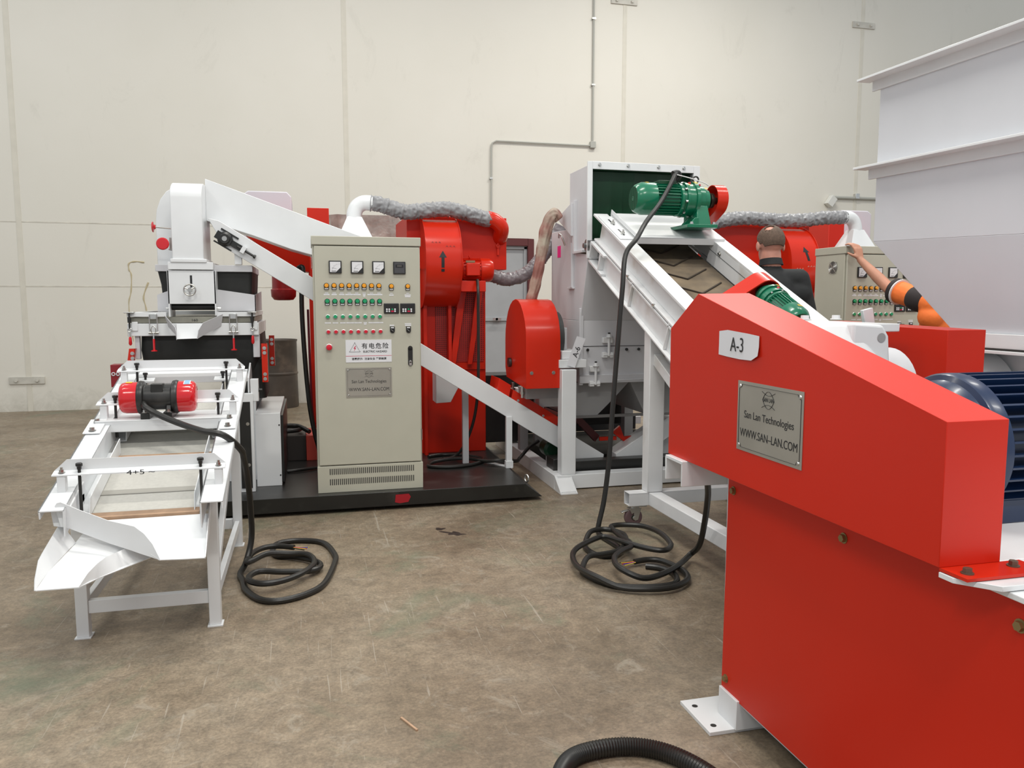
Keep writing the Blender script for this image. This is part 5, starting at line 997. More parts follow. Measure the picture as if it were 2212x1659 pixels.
# ================================================================ inclined belt conveyor
bc = thing('belt_conveyor', 'inclined white belt conveyor with dusty chevron belt on a white wheeled stand', 'conveyor', (2.6, 4.4, 0))
def CV(x, s, n): return Vector((x, 5.93 - 0.91 * s - 0.4145 * n, 2.207 - 0.4145 * s + 0.91 * n))
def cbox(mb, x0, x1, s0, s1, n0, n1):
    return mb.hexa([CV(x0, s1, n0), CV(x1, s1, n0), CV(x1, s0, n0), CV(x0, s0, n0)], [CV(x0, s1, n1), CV(x1, s1, n1), CV(x1, s0, n1), CV(x0, s0, n1)])
LEN = 2.95
for sgn, X0 in ((1, 2.175), (-1, 3.05)):
    q = lambda a: X0 + sgn * a
    m = MB()
    for a0, a1, n0, n1 in ((0.0, 0.115, -0.018, 0.0), (0.045, 0.058, -0.165, -0.018), (0.0, 0.058, -0.180, -0.165)):
        cbox(m, min(q(a0), q(a1)), max(q(a0), q(a1)), 0.02 if n1 == 0 else 0.12, LEN, n0, n1)
    m.build('side_channel', WHTD, bc, 0.003)
    m = MB()
    for a0, a1, n0, n1 in ((0.02, 0.03, -0.36, -0.18), (-0.012, 0.03, -0.372, -0.36), (0.0, 0.03, -0.205, -0.19)):
        cbox(m, min(q(a0), q(a1)), max(q(a0), q(a1)), 0.30 if n0 < -0.3 else 0.16, LEN, n0, n1)
    for s_ in (0.95, 1.6, 2.3): cbox(m, min(q(0), q(0.02)), max(q(0), q(0.02)), s_, s_ + 0.012, -0.36, -0.18)
    m.build('lower_channel', WHTD, bc, 0.002)
    m = MB(); cbox(m, min(q(0.105), q(0.115)), max(q(0.105), q(0.115)), 0.55, LEN, -0.17, -0.018); m.build('inner_skirt', WHTD, bc, 0.001)
    m = MB(); cbox(m, min(q(0.116), q(0.117)), max(q(0.116), q(0.117)), 0.55, LEN, -0.075, -0.072); m.build('skirt_seam', INK, bc)
    for s_ in (0.72, 1.2, 1.75, 2.3):
        MB().hexbolt(CV(q(0.118), s_, -0.05), (sgn, 0, 0), 0.012, 0.010).build('bolt', STL, bc)
        MB().hexbolt(CV(q(0.0), s_ + 0.15, -0.178), (0, -0.4145, 0.91), 0.011, 0.012).build('bolt', ZINC, bc)
    m = MB(); cbox(m, min(q(-0.02), q(0.05)), max(q(-0.02), q(0.05)), 0.10, 0.42, -0.215, -0.195); cbox(m, min(q(-0.02), q(0.05)), max(q(-0.02), q(0.05)), 0.10, 0.42, -0.36, -0.34); cbox(m, min(q(-0.02), q(0.05)), max(q(-0.02), q(0.05)), 0.10, 0.125, -0.34, -0.215); cbox(m, min(q(-0.02), q(0.05)), max(q(-0.02), q(0.05)), 0.33, 0.35, -0.34, -0.215)
    m.build('pulley_bracket', WHT, bc, 0.003)
    MB().cyl(CV(q(0.03), 0.06, -0.25), CV(q(-0.035), 0.06, -0.25), 0.05, n=20).cyl(CV(q(-0.035), 0.06, -0.25), CV(q(-0.06), 0.06, -0.25), 0.02, n=14).build('head_bearing', mat('bearing_steel_%d' % sgn, (0.25, 0.25, 0.25), 0.35, 0.9), bc)
# belt, ribs and pulleys
m = MB(); cbox(m, 2.30, 2.925, 0.02, LEN, -0.185, -0.172); cbox(m, 2.30, 2.925, 0.02, LEN, -0.345, -0.335)
bl = m.build('belt', BELTM, bc)
MB().cyl(CV(2.30, 0.02, -0.258), CV(2.925, 0.02, -0.258), 0.085, n=32).build('head_pulley', BELTM, bc)
MB().cyl(CV(2.30, LEN, -0.258), CV(2.925, LEN, -0.258), 0.085, n=32).build('tail_pulley', BELTM, bc)
m = MB()
for k in range(9):
    s_ = 0.42 + 0.25 * k
    if s_ > LEN - 0.1: break
    for x in (2.38, 2.845):
        m.beam(CV(x, s_ - 0.19 if s_ > 0.4 else 0.2, -0.167), CV(2.612, s_, -0.167), 0.010, 0.010, up=(0, -0.4145, 0.91))
m.build('chevron_ribs', BELTD, bl)
m = MB()
for k in range(8):
    s_ = 0.55 + 0.3 * k; m.cyl(CV(2.22, s_, -0.30), CV(3.0, s_, -0.30), 0.022, n=12)
m.build('return_rollers', STL, bc)
# motor platform
m = MB(); cbox(m, 2.30, 3.02, 0.06, 0.60, 0.012, 0.020); m.hexa([CV(2.30, 0.60, -0.03), CV(3.02, 0.60, -0.03), CV(3.02, 0.592, -0.03), CV(2.30, 0.592, -0.03)], [CV(2.30, 0.60, 0.02), CV(3.02, 0.60, 0.02), CV(3.02, 0.592, 0.02), CV(2.30, 0.592, 0.02)])
cbox(m, 2.30, 2.306, 0.06, 0.60, 0.0, 0.05)
mp_ = m.build('motor_platform', WHTD, bc, 0.004)
m = MB(); cbox(m, 2.185, 2.296, 0.10, 0.60, 0.001, 0.008)
sp_ = m.build('slotted_plate', WHT, bc, 0.002)
for s_ in (0.28, 0.50):
    m = MB(); cbox(m, 2.235, 2.247, s_ - 0.10, s_ + 0.03, 0.008, 0.0095); m.build('slot', INK, sp_)
    MB().hexbolt(CV(2.241, s_, 0.009), (0, -0.4145, 0.91), 0.014, 0.016).cyl(CV(2.241, s_, 0.009), CV(2.241, s_, 0.045), 0.007, n=8).build('bolt', ZINC, sp_)
# stand
for x in (2.235, 2.985):
    st = MB(); st.hexa([(x - 0.055, 4.82, 0.235), (x + 0.055, 4.82, 0.235), (x + 0.055, 4.92, 0.235), (x - 0.055, 4.92, 0.235)], [(x - 0.055, 4.82, 1.305), (x + 0.055, 4.82, 1.305), (x + 0.055, 4.92, 1.35), (x - 0.055, 4.92, 1.35)])
    st.build('stand_post', WHTD, bc, 0.005)
    m = MB(); cbox(m, x - 0.06, x + 0.03, 1.02, 1.36, -0.385, -0.373); m.build('saddle_plate', WHTD, bc, 0.002)
    MB().box(x - 0.055, x + 0.055, 3.42, 3.52, 0.235, 0.70).build('stand_post', WHTD, bc, 0.005)
    MB().box(x - 0.045, x + 0.045, 3.40, 4.82, 0.147, 0.235).build('base_rail', WHTD, bc, 0.005)
    MB().beam((x, 4.83, 1.14), (x, 3.50, 0.46), 0.06, 0.07).build('brace', WHTD, bc, 0.004)
for y in (4.87, 3.36):
    m = MB(); m.box(2.05, 3.20, y - 0.045, y + 0.045, 0.147, 0.151); m.box(2.05, 3.20, y - 0.045, y + 0.045, 0.231, 0.235); m.box(2.05, 3.20, y - 0.045, y - 0.041, 0.151, 0.231); m.box(2.05, 3.20, y + 0.041, y + 0.045, 0.151, 0.231)
    m.build('cross_rail', WHTD, bc, 0.001)
for (x, y) in ((2.13, 4.87), (3.11, 4.87), (2.13, 3.36), (3.11, 3.36)):
    ca = MB().box(x - 0.05, x + 0.05, y - 0.045, y + 0.045, 0.139, 0.147)
    x = x - 0.02
    ca.cyl((x, y, 0.139), (x, y, 0.125), 0.03, n=18)
    for d in (-0.024, 0.020): ca.prism([(x - 0.012, y + d, 0.128), (x + 0.04, y + d, 0.128), (x + 0.016, y + d, 0.045), (x - 0.004, y + d, 0.040), (x - 0.016, y + d, 0.052)], (0, 0.004, 0))
    ca.prism([(x - 0.05, y - 0.026, 0.125), (x - 0.012, y - 0.026, 0.128), (x - 0.008, y - 0.026, 0.10), (x - 0.03, y - 0.026, 0.088)], (0, 0.05, 0)); ca.beam((x - 0.045, y, 0.112), (x - 0.10, y, 0.098), 0.03, 0.006)
    co = ca.build('caster', ZINC, bc, 0.001)
    MB().lathe((x - 0.012, y - 0.017, 0.062), (0, 1, 0), [(0, 0.044), (0, 0.056), (0.004, 0.062), (0.028, 0.062), (0.034, 0.056), (0.034, 0.044)], 28).build('tyre', mat('caster_tyre_%d' % int(x * 100 + y), (0.12, 0.07, 0.075), 0.5), co)
    MB().lathe((x - 0.012, y - 0.019, 0.062), (0, 1, 0), [(0, 0.018), (0.003, 0.020), (0.005, 0.041), (0.033, 0.041), (0.038, 0.018)], 24).build('wheel_hub', mat('hub_dark_%d' % int(x * 100 + y), (0.05, 0.06, 0.045), 0.4, 0.5), co)
    MB().hexbolt((x - 0.012, y - 0.026, 0.062), (0, -1, 0), 0.010, 0.006).build('axle_bolt', ZINC, co)
# ---------------------------------------------------------------- gear motors
def gear_motor(T, label, foot=True,  sc=1.0, cat='motor'):
    t = thing('gear_motor', label, cat, T @ Vector((0.3, 0, -0.21)))
    def LB(fn): return fn
    C0 = Vector((0, 0, 0))
    m = MB().lathe(C0, (1, 0, 0), [(0.0, 0.085), (0.012, 0.098), (0.055, 0.117), (0.15, 0.117), (0.15, 0.09)], 36)
    fc = m.build('fan_cover', GREEN, t, xf=T)
    g = MB()
    for k in range(-7, 8):
        y = k * 0.011; h = math.sqrt(max(0, 0.085 ** 2 - y * y)); g.box(-0.0015, 0.0005, y - 0.0022, y + 0.0022, -h, h)
    g.build('fan_slots', DKGREEN, fc, xf=T)
    text_mb(g2 := MB(), 'ED', (-0.0025, 0, 0), 0.036, LF, 0.7, bold=0.0008, rot=1.57); g2.build('cast_mark', GREEN, fc, xf=T)
    m = MB().cyl((0.14, 0, 0), (0.33, 0, 0), 0.098, n=36)
    for k in range(30):
        a = 2 * math.pi * k / 30; o_ = Vector((0, math.cos(a), math.sin(a)))
        m.beam(C0 + Vector((0.152, 0, 0)) + o_ * 0.106, C0 + Vector((0.325, 0, 0)) + o_ * 0.106, 0.0045, 0.022, up=tuple(o_))
    m.build('finned_body', GREEN, t, xf=T)
    gb = MB().lathe(C0, (1, 0, 0), [(0.325, 0.10), (0.335, 0.122), (0.352, 0.122), (0.352, 0.105), (0.375, 0.112), (0.375, 0.128), (0.395, 0.128), (0.395, 0.118), (0.45, 0.118), (0.45, 0.130), (0.475, 0.130), (0.475, 0.108), (0.53, 0.102), (0.54, 0.085), (0.575, 0.078), (0.58, 0.03)], 40).build('gearbox', GREEN, t, xf=T)
    bo = MB()
    for k in range(8):
        a = 2 * math.pi * k / 8 + 0.2; bo.hexbolt((0.375, math.cos(a) * 0.120, math.sin(a) * 0.120), (-1, 0, 0), 0.008, 0.012)
    bo.build('flange_bolts', ZINC, gb, xf=T)
    if foot:
        m = MB(); m.prism([(0.46, -0.10, -0.05), (0.54, -0.10, -0.05), (0.56, -0.13, -0.20), (0.44, -0.13, -0.20)], (0, 0.22, 0))
        m.box(0.36, 0.60, -0.15, 0.15, -0.213, -0.188); m.prism([(0.38, -0.012, -0.19), (0.46, -0.012, -0.19), (0.46, -0.012, -0.10)], (0, 0.024, 0)); m.prism([(0.38, -0.13, -0.19), (0.46, -0.13, -0.19), (0.46, -0.13, -0.14), (0.43, -0.13, -0.14)], (0, 0.02, 0))
        fo = m.build('mounting_foot', GREEN, t, 0.003, xf=T)
        for x in (0.40, 0.575): MB().hexbolt((x, -0.135, -0.188), (0, 0, 1), 0.011, 0.014).build('bolt', ZINC, fo, xf=T)
    MB().cyl((0.575, 0, 0), (0.66, 0, 0), 0.026, n=20).cyl((0.60, 0, 0), (0.625, 0, 0), 0.055, n=28).build('output_shaft', mat('dark_sprocket_%d' % len(MATS), (0.06, 0.045, 0.035), 0.35, 0.7), t, xf=T)
    for x, a, mm in ((0.395, 0.55, YEL), (0.455, 0.5, YEL), (0.08, 0.35, YEL), (0.545, 0.5, YEL)):
        r_ = {0.395: 0.1195, 0.455: 0.1315, 0.08: 0.1185, 0.545: 0.092}[x]
        MB().sheet([[(x, -math.sin(b_) * r_, math.cos(b_) * r_), (x + 0.022, -math.sin(b_) * r_, math.cos(b_) * r_)] for b_ in (a - 0.35, a - 0.15, a + 0.05)], 0.001).build('sticker', mm, t, xf=T)
    MB().lathe((0.43, -0.02, 0.112), (0, 0, 1), [(0, 0.012), (0.012, 0.012), (0.014, 0.008)], 14).lathe((0.505, -0.03, 0.10), (0, 0, 1), [(0, 0.010), (0.012, 0.010)], 12).build('oil_plug', RLENS, t, xf=T, label='red oil plug')
    if foot: MB().ring((0.49, 0.0, 0.150), (0, 1, 0), 0.022, 0.006, 20).cyl((0.49, 0, 0.11), (0.49, 0, 0.13), 0.01, n=10).build('eye_bolt', BLKP, t, xf=T)
    if foot: MB().box(0.17, 0.31, -0.06, 0.06, 0.10, 0.128).build('terminal_box', DKGREEN, t, 0.004, xf=T)
    if foot: MB().tube(catmull([(0.31, -0.02, 0.13), (0.34, -0.03, 0.165), (0.32, -0.05, 0.185), (0.28, -0.06, 0.175)], 5), 0.022, 12).build('cable_gland', BLK, t, xf=T)
    return t
T1 = Matrix.Translation((2.31, 5.45, 2.262)) @ Matrix.Rotation(math.radians(-1), 4, 'Z')
gear_motor(T1, 'green gear motor standing on the white platform at the top of the belt conveyor')
MB().tube(catmull([(2.60, 5.36, 2.43), (2.70, 5.32, 2.40), (2.80, 5.31, 2.37), (2.84, 5.315, 2.35)], 5), 0.004, 6).build('cable_tie_wire', mat('white_wire', (0.7, 0.7, 0.7), 0.4), None, label='thin white wire tied across the upper green motor', cat='wire')
def chain_guard(name, label, c1, c2, r1, r2, axis, wd, back, m=RED, th=0.006, parent_box=True):
    """open loop band around two centres; axis = band width direction"""
    c1, c2, ax = Vector(c1), Vector(c2), Vector(axis).normalized()
    d = (c2 - c1).normalized(); u = ax.cross(d).normalized(); L = (c2 - c1).length
    ang = math.acos(max(-1, min(1, (r1 - r2) / L))); pts = []
    for k in range(17):
        a = ang + (2 * math.pi - 2 * ang) * k / 16; pts.append((c1 + (d * math.cos(a) + u * math.sin(a)) * r1, (d * math.cos(a) + u * math.sin(a))))
    for k in range(17):
        a = -ang + 2 * ang * k / 16; pts.append((c2 + (d * math.cos(a) + u * math.sin(a)) * r2, (d * math.cos(a) + u * math.sin(a))))
    n = len(pts); mb = MB(); vs = []; fs = []
    for p, o_ in pts: vs += [p, p + ax * wd, p + ax * wd - o_ * th, p - o_ * th]
    for i in range(n):
        j = (i + 1) % n
        for k in range(4): fs.append((i * 4 + k, i * 4 + (k + 1) % 4, j * 4 + (k + 1) % 4, j * 4 + k))
    mb.add(vs, fs, True)
    t = thing(name, label, 'machine guard', (c1 + c2) / 2)
    mb.build('guard_band', m, t)
    b0 = 0 if back == 'near' else wd - 0.004
    bm_ = MB(); bm_.prism([p - o_ * th * 0.5 + ax * b0 for p, o_ in pts], ax * 0.004); bm_.build('guard_backplate', REDM, t)
    return t
chain_guard('chain_guard', 'small red chain guard band at the right end of the upper green motor', (2.935, 5.45, 2.27), (2.935, 5.64, 2.115), 0.108, 0.048, (1, 0, 0), 0.085, 'far')
# cross drive near the lower end
dn = Vector((0, -0.91, -0.4145)); nv_ = Vector((0, -0.4145, 0.91))
g1 = Vector((1.946, 3.86, 1.384)); g2 = Vector((2.325, 3.80, 1.592))
chain_guard('chain_guard', 'larger red chain guard band lying across the lower belt conveyor, behind the A-3 guard', g1, g2, 0.052, 0.088, dn, 0.11, 'near')
xaxis = (dn * 1.0).normalized(); zaxis = nv_; yaxis = zaxis.cross(xaxis).normalized()
R3 = Matrix((xaxis, yaxis, zaxis)).transposed().to_4x4()
T2 = Matrix.Translation(Vector((2.325, 3.80, 1.592)) + dn * 0.44) @ Matrix((-xaxis, -yaxis, zaxis)).transposed().to_4x4() @ Matrix.Scale(0.62, 4)
gear_motor(T2, 'green gear motor lying down the slope beside the larger red chain guard', foot=False)
# ================================================================ A-3 crusher (right foreground)
a3 = thing('crusher', 'big red sheeted crusher filling the right foreground, name plate on its long guard', 'machine', (1.9, 1.6, 0))
PX = 1.43
MB().prism([(PX, 2.485, 0.112), (PX, 0.35, 0.112), (PX, 0.35, 0.897), (PX, 1.35, 0.897), (PX, 2.475, 0.897)], (0.006, 0, 0)).build('side_panel', REDM, a3, 0.001, label='large flat red side panel')
fb = MB(); fb.box(PX + 0.007, 2.75, 0.35, 2.495, 0.10, 0.90); fb.build('frame_box', GRYW, a3, 0.003)
MB().box(PX - 0.02, 2.75, 0.35, 1.46, 0.898, 0.912).box(PX + 0.007, 2.75, 1.46, 2.75, 0.898, 0.912).build('deck_plate', WHT, a3, 0.002)
fl_ = MB().box(PX - 0.01, PX + 0.13, 2.36, 2.485, 0.012, 0.12).build('leg', WHTD, a3, 0.002)
MB().box(1.325, 1.62, 2.37, 2.60, 0, 0.014).build('foot_plate', WHTD, fl_, 0.001)
h = MB()
for x, y in ((1.36, 2.55), (1.36, 2.41)): h.lathe((x, y, 0.0142), (0, 0, 1), [(0, 0.011), (0.0004, 0.011)], 14)
h.build('bolt_holes', DARK, fl_)
MB().box(PX + 0.02, PX + 0.15, 0.5, 0.62, 0, 0.10).build('leg', WHTD, a3)
for x in (2.5,):
    for y in (0.5, 2.4): MB().box(x, x + 0.12, y - 0.06, y + 0.06, 0, 0.10).build('leg', WHTD, a3)
for y, z in ((2.439, 0.857), (1.847, 0.862), (1.278, 0.842), (2.454, 0.160)): MB().hexbolt((PX, y, z), (-1, 0, 0), 0.0115, 0.009).build('panel_bolt', BRASS, a3)
# the big belt guard
gx = 1.33
gp = [(2.545, 1.545), (2.757, 1.416), (2.757, 0.935), (1.400, 0.935), (1.400, 1.260)]
gd = MB(); gd.v = []; 
front = [Vector((gx, y, z)) for y, z in gp]
back = [Vector((gx + (0.20 if y > 2 else 0.165), y, z + (0.003 if y > 2 else 0))) for y, z in gp]
n = 5
gd.add(front + back, [(0, 1, 2, 3, 4), (9, 8, 7, 6, 5)] + [(i, i + n, (i + 1) % n + n, (i + 1) % n) for i in range(n)])
gd = gd.build('belt_guard', REDM, a3, 0.0015, label='long red pentagonal belt guard')
fl2 = MB().box(gx + 0.003, gx + 0.22, 1.325, 1.402, 0.928, 0.935).build('guard_flange', RED, gd)
MB().prism([(gx - 0.0, 1.40, 0.926), (gx - 0.0, 1.36, 0.926), (gx + 0.06, 1.29, 0.926), (gx + 0.40, 1.29, 0.926), (gx + 0.40, 1.40, 0.926)], (0, 0, -0.012)).build('support_plate', WHT, a3, 0.001)
for x, y in ((1.362, 1.355), (1.50, 1.37)): MB().hexbolt((x, y, 0.935), (0, 0, 1), 0.010, 0.010).build('flange_bolt', mat('rusty_bolt_%d' % int(x * 1000), (0.16, 0.11, 0.08), 0.5, 0.6), gd)
nameplate(gd, lambda u, w_: Vector((gx - 0.0005, 2.257 - u * 0.349, 1.046 + w_ * 0.222)), LF, (-1, 0, 0), 0.349, 0.222)
# inverted channel behind the guard
m = MB(); m.box(gx - 0.02, 1.80, 2.60, 2.74, 0.925, 0.935); m.box(gx - 0.02, 1.80, 2.60, 2.608, 0.84, 0.925); m.box(gx - 0.02, 1.80, 2.732, 2.74, 0.84, 0.925)
m.build('mounting_channel', WHT, a3, 0.002)
# crusher body, bearing housing and lid
MB().box(1.62, 1.88, 2.35, 3.06, 0.91, 1.40).build('crusher_body', WHT, a3, 0.01)
MB().box(1.60, 2.24, 2.62, 2.98, 1.40, 1.432).build('body_lid', WHT, a3, 0.004)
m = MB().hexa([(1.60, 2.20, 1.20), (1.955, 2.20, 1.20), (1.955, 2.58, 1.20), (1.60, 2.58, 1.20)], [(1.60, 2.34, 1.450), (1.80, 2.34, 1.450), (1.80, 2.56, 1.450), (1.60, 2.56, 1.450)])
bh = m.build('bearing_housing', WHT, a3, 0.02, seg=3)
MB().prism([(1.78, 2.30, 1.26), (1.935, 2.30, 1.30), (1.925, 2.30, 1.40), (1.90, 2.30, 1.438), (1.78, 2.30, 1.446)], (0, 0.05, 0)).build('lifting_lug', WHT, bh, 0.01, seg=3)
MB().lathe((1.893, 2.299, 1.395), (0, -1, 0), [(0, 0.016), (0.001, 0.016)], 20).build('lug_hole', GRYM, bh)
for x, y in ((1.675, 2.42), (1.80, 2.42), (1.70, 2.56)): MB().hexbolt((x, y, 1.455), (0, 0, 1), 0.014, 0.012).build('bolt', WHTD, bh)
MB().hexbolt((1.80, 2.85, 1.432), (0, 0, 1), 0.030, 0.024).build('filler_cap', WHTD, a3)
MB().lathe((1.965, 2.46, 1.20), (1, 0, 0), [(0, 0.15), (0.10, 0.15), (0.10, 0.05)], 36).build('flywheel', GRYW, a3)
MB().box(2.05, 2.52, 2.92, 3.22, 1.405, 1.42).build('green_cover_plate', DKGREEN, a3, 0.002, label='dark green cover plate')
MB().beam((2.36, 2.95, 1.42), (2.345, 2.95, 1.485), 0.05, 0.02, up=(0, 1, 0)).build('clip_bracket', WHT, a3, 0.002)
# second guard
g2m = MB(); 
g2m.prism([(2.335, 2.48, 1.197), (2.335, 2.48, 1.41), (2.335, 3.30, 1.425), (2.335, 3.30, 1.05), (2.335, 3.02, 1.197)], (0.175, 0, 0))
g2o = g2m.build('drive_guard', REDM, a3, 0.0015, label='smaller boxy red guard at the far side')
MB().box(2.35, 2.50, 2.50, 3.1, 0.91, 1.20).build('guard_support', GRYM, a3)
# round machine parts behind the guards
MB().lathe((2.62, 2.9, 1.10), (1, 0, 0), [(0, 0.10), (0, 0.19), (0.05, 0.20), (0.30, 0.20), (0.32, 0.18)], 44).build('rotor_housing', WHT, a3)
# paper A-3
pa = thing('paper_label', 'torn white paper sheet reading A-3 on the big red belt guard', 'label', (gx - 0.002, 2.26, 1.34))
MB().sheet([[(gx - 0.0015, 2.386, 1.420), (gx - 0.003, 2.33, 1.4255), (gx - 0.003, 2.255, 1.421), (gx - 0.004, 2.20, 1.418), (gx - 0.004, 2.14, 1.413)], [(gx - 0.0015, 2.386, 1.38), (gx - 0.003, 2.33, 1.38), (gx - 0.003, 2.255, 1.378), (gx - 0.004, 2.20, 1.377), (gx - 0.005, 2.139, 1.38)], [(gx - 0.0015, 2.387, 1.342), (gx - 0.003, 2.33, 1.3385), (gx - 0.003, 2.25, 1.335), (gx - 0.005, 2.18, 1.336), (gx - 0.009, 2.139, 1.352)]], 0.0008).build('paper', PAPER, pa, smoothall=False)
w = MB(); text_mb(w, 'A-3', (gx - 0.006, 2.266, 1.378), 0.066, LF, 0.85, bold=-0.0004); w.build('lettering', INK, pa)
# blue motor
bm_ = thing('drive_motor', 'large dark blue ribbed electric motor on the crusher deck at the right edge', 'motor', (2.0, 1.85, 0.912))
bc0 = Vector((1.66, 1.86, 1.112)); r_ = 0.175
m = MB().lathe(bc0, (1, 0, 0), [(0, 0.05), (0.0, 0.09), (0.03, 0.10), (0.045, 0.155), (0.07, 0.176), (0.085, 0.184), (0.092, 0.198), (0.102, 0.203), (0.135, 0.203), (0.14, 0.165)], 56)
m.build('end_shield', BLUE, bm_)
m = MB().cyl(bc0 + Vector((0.12, 0, 0)), bc0 + Vector((0.55, 0, 0)), 0.155, n=48)
m.build('motor_body', BLUE, bm_)
m = MB()
for k in range(36):
    a = 2 * math.pi * k / 36; o_ = Vector((0, math.cos(a), math.sin(a)))
    p0 = bc0 + Vector((0.135, 0, 0)); m.beam(p0 + o_ * 0.178, p0 + Vector((0.40, 0, 0)) + o_ * 0.178, 0.006, 0.05, up=tuple(o_))
m.build('cooling_fins', BLUE, bm_)
MB().cyl(bc0 - Vector((0.13, 0, 0)), bc0, 0.03, n=16).build('motor_shaft', STL, bm_)
for y in (-0.15, 0.11): MB().box(1.80, 2.15, 1.86 + y, 1.86 + y + 0.05, 0.912, 0.98).build('motor_foot', BLUE, bm_, 0.004)
# ================================================================ big white hopper at right
ho = thing('feed_hopper', 'huge pale grey white sheet metal hopper with two flanged ribs, towering at the right edge', 'hopper', (3.2, 2.5, 0.91))
hxL, hxR = 2.70, 4.0
m = MB(); far, near = 3.37, 1.55
m.hexa([(hxL, near, 1.745), (hxR, near, 1.745), (hxR, far, 1.81), (hxL, far, 1.81)], [(hxL, near, 2.50), (hxR, near, 2.50), (hxR, far, 2.552), (hxL, far, 2.552)])
HOPM = mat('pale_lilac_grey_paint', (0.60, 0.61, 0.64), 0.42, 0, 0.03, 3)
m.build('hopper_wall', HOPM, ho, 0.002)
m = MB().hexa([(hxL + 0.06, 2.0, 1.385), (3.5, 2.0, 1.385), (3.5, 2.90, 1.385), (hxL + 0.06, 2.90, 1.385)], [(hxL, near, 1.745), (hxR, near, 1.745), (hxR, far, 1.81), (hxL, far, 1.81)])
m.build('hopper_taper', HOPM, ho, 0.002)
for z0, zz in ((2.595, 2.57), (2.175, 2.13)):
    dz = 0.04 if z0 > 2.4 else 0.045
    m = MB(); m.hexa([(hxL - 0.075, near, z0 - dz - 0.012), (hxL + 0.0, near, z0 - dz - 0.012), (hxL + 0.0, 3.45, z0 - 0.012), (hxL - 0.075, 3.45, z0 - 0.012)], [(hxL - 0.075, near, z0 - dz), (hxL, near, z0 - dz), (hxL, 3.45, z0), (hxL - 0.075, 3.45, z0)])
    m.hexa([(hxL - 0.008, near, z0 - dz - 0.06), (hxL + 0.004, near, z0 - dz - 0.06), (hxL + 0.004, 3.42, z0 - 0.06), (hxL - 0.008, 3.42, z0 - 0.06)], [(hxL - 0.008, near, z0 - dz), (hxL + 0.004, near, z0 - dz), (hxL + 0.004, 3.42, z0), (hxL - 0.008, 3.42, z0)])
    m.build('stiffening_flange', WHT, ho, 0.002)
MB().box(hxL + 0.03, 3.55, 1.9, 3.0, 1.325, 1.385).box(hxL + 0.0, 3.58, 1.86, 3.04, 1.305, 1.318).build('base_flange', WHT, ho, 0.002)
MB().box(hxL + 0.02, 3.56, 1.88, 3.02, 1.318, 1.325).build('gasket', DARK, ho)
MB().box(hxL + 0.25, 3.4, 2.1, 2.9, 0.912, 1.305).build('hopper_support', WHT, ho)
# ================================================================ people
def capsule(mb, a, b, ra, rb, n=16, sx=1.0):
    a, b = Vector(a), Vector(b); d = (b - a); L = d.length
    prof = []
    for k in range(0, 5): an = math.radians(-90 + 22.5 * k); prof.append((ra * math.sin(an), max(1e-4, ra * math.cos(an))))
    for k in range(0, 5): an = math.radians(22.5 * k); prof.append((L + rb * math.sin(an), max(1e-4, rb * math.cos(an))))
    mb.lathe(a, d, prof, n); return mb
def fuse(o, vox, it=4):
    r_ = o.modifiers.new('remesh', 'REMESH'); r_.mode = 'VOXEL'; r_.voxel_size = vox; r_.use_smooth_shade = True
    s_ = o.modifiers.new('smooth', 'SMOOTH'); s_.iterations = it; s_.factor = 0.5
    return o
def head(mb, c, yaw, k=1.0, pitch=0.0):
    M = Matrix.Translation(c) @ Matrix.Rotation(yaw, 4, 'Z') @ Matrix.Rotation(pitch, 4, 'X') @ Matrix.Scale(k, 4)      # faces local +Y
    t = MB(); k = 1.0
    t.sphere((0, -0.012, 0.035), 0.1, (0.78 * k, 0.98 * k, 0.92 * k), 28, 18)
    t.sphere((0, 0.022, -0.035), 0.085, (0.74 * k, 0.86 * k, 1.02 * k), 24, 14)
    t.sphere((0, 0.062, -0.092), 0.03, (1.1, 0.8, 0.8), 14, 8)            # chin
    capsule(t, (0, 0.092, 0.012), (0, 0.118, -0.022), 0.010, 0.015)       # nose
    t.sphere((0, 0.095, -0.060), 0.018, (1.3, 0.6, 0.5), 12, 8)            # lips
    for s_ in (-1, 1):
        t.sphere((s_ * 0.032, 0.082, 0.016), 0.012, (1.2, 0.6, 0.8), 10, 8)
        capsule(t, (s_ * 0.015, 0.088, 0.034), (s_ * 0.045, 0.078, 0.034), 0.008, 0.007)
        t.sphere((s_ * 0.084, -0.006, 0.0), 0.032, (0.32, 0.62, 1.0), 12, 10)  # ears
    mb.add([M @ v for v in t.v], t.f, True); return M
def hairpiece(M, mb, bald=True):
    n, m_ = 60, 34
    vs = []; fs = []; bd_ = Vector((-0.35, -0.62, 0.70)).normalized()
    for i in range(m_ + 1):
        for j in range(n):
            ph = 2 * math.pi * j / n
            front = math.sin(ph)
            low = 2.12 if front < -0.1 else (2.12 - (front + 0.1) * 1.5)
            if abs(math.cos(ph)) > 0.9: low -= 0.28
            th = low * i / m_
            vs.append(Vector((0.1 * 0.80 * math.sin(th) * math.cos(ph), -0.012 + 0.1 * 1.01 * math.sin(th) * math.sin(ph), 0.035 + 0.1 * 0.945 * math.cos(th))))
    cen = Vector((0, -0.012, 0.035)); rr_ = random.Random(5)
    for i in range(m_):
        for j in range(n):
            f = (i * n + j, i * n + (j + 1) % n, (i + 1) * n + (j + 1) % n, (i + 1) * n + j); c_ = sum((vs[q] for q in f), Vector()) / 4 - cen
            if bald and c_.normalized().angle(bd_) < 0.30 + rr_.uniform(-0.07, 0.09): continue
            fs.append(f)
    mb.add([M @ Vector(v) for v in vs], fs, True)
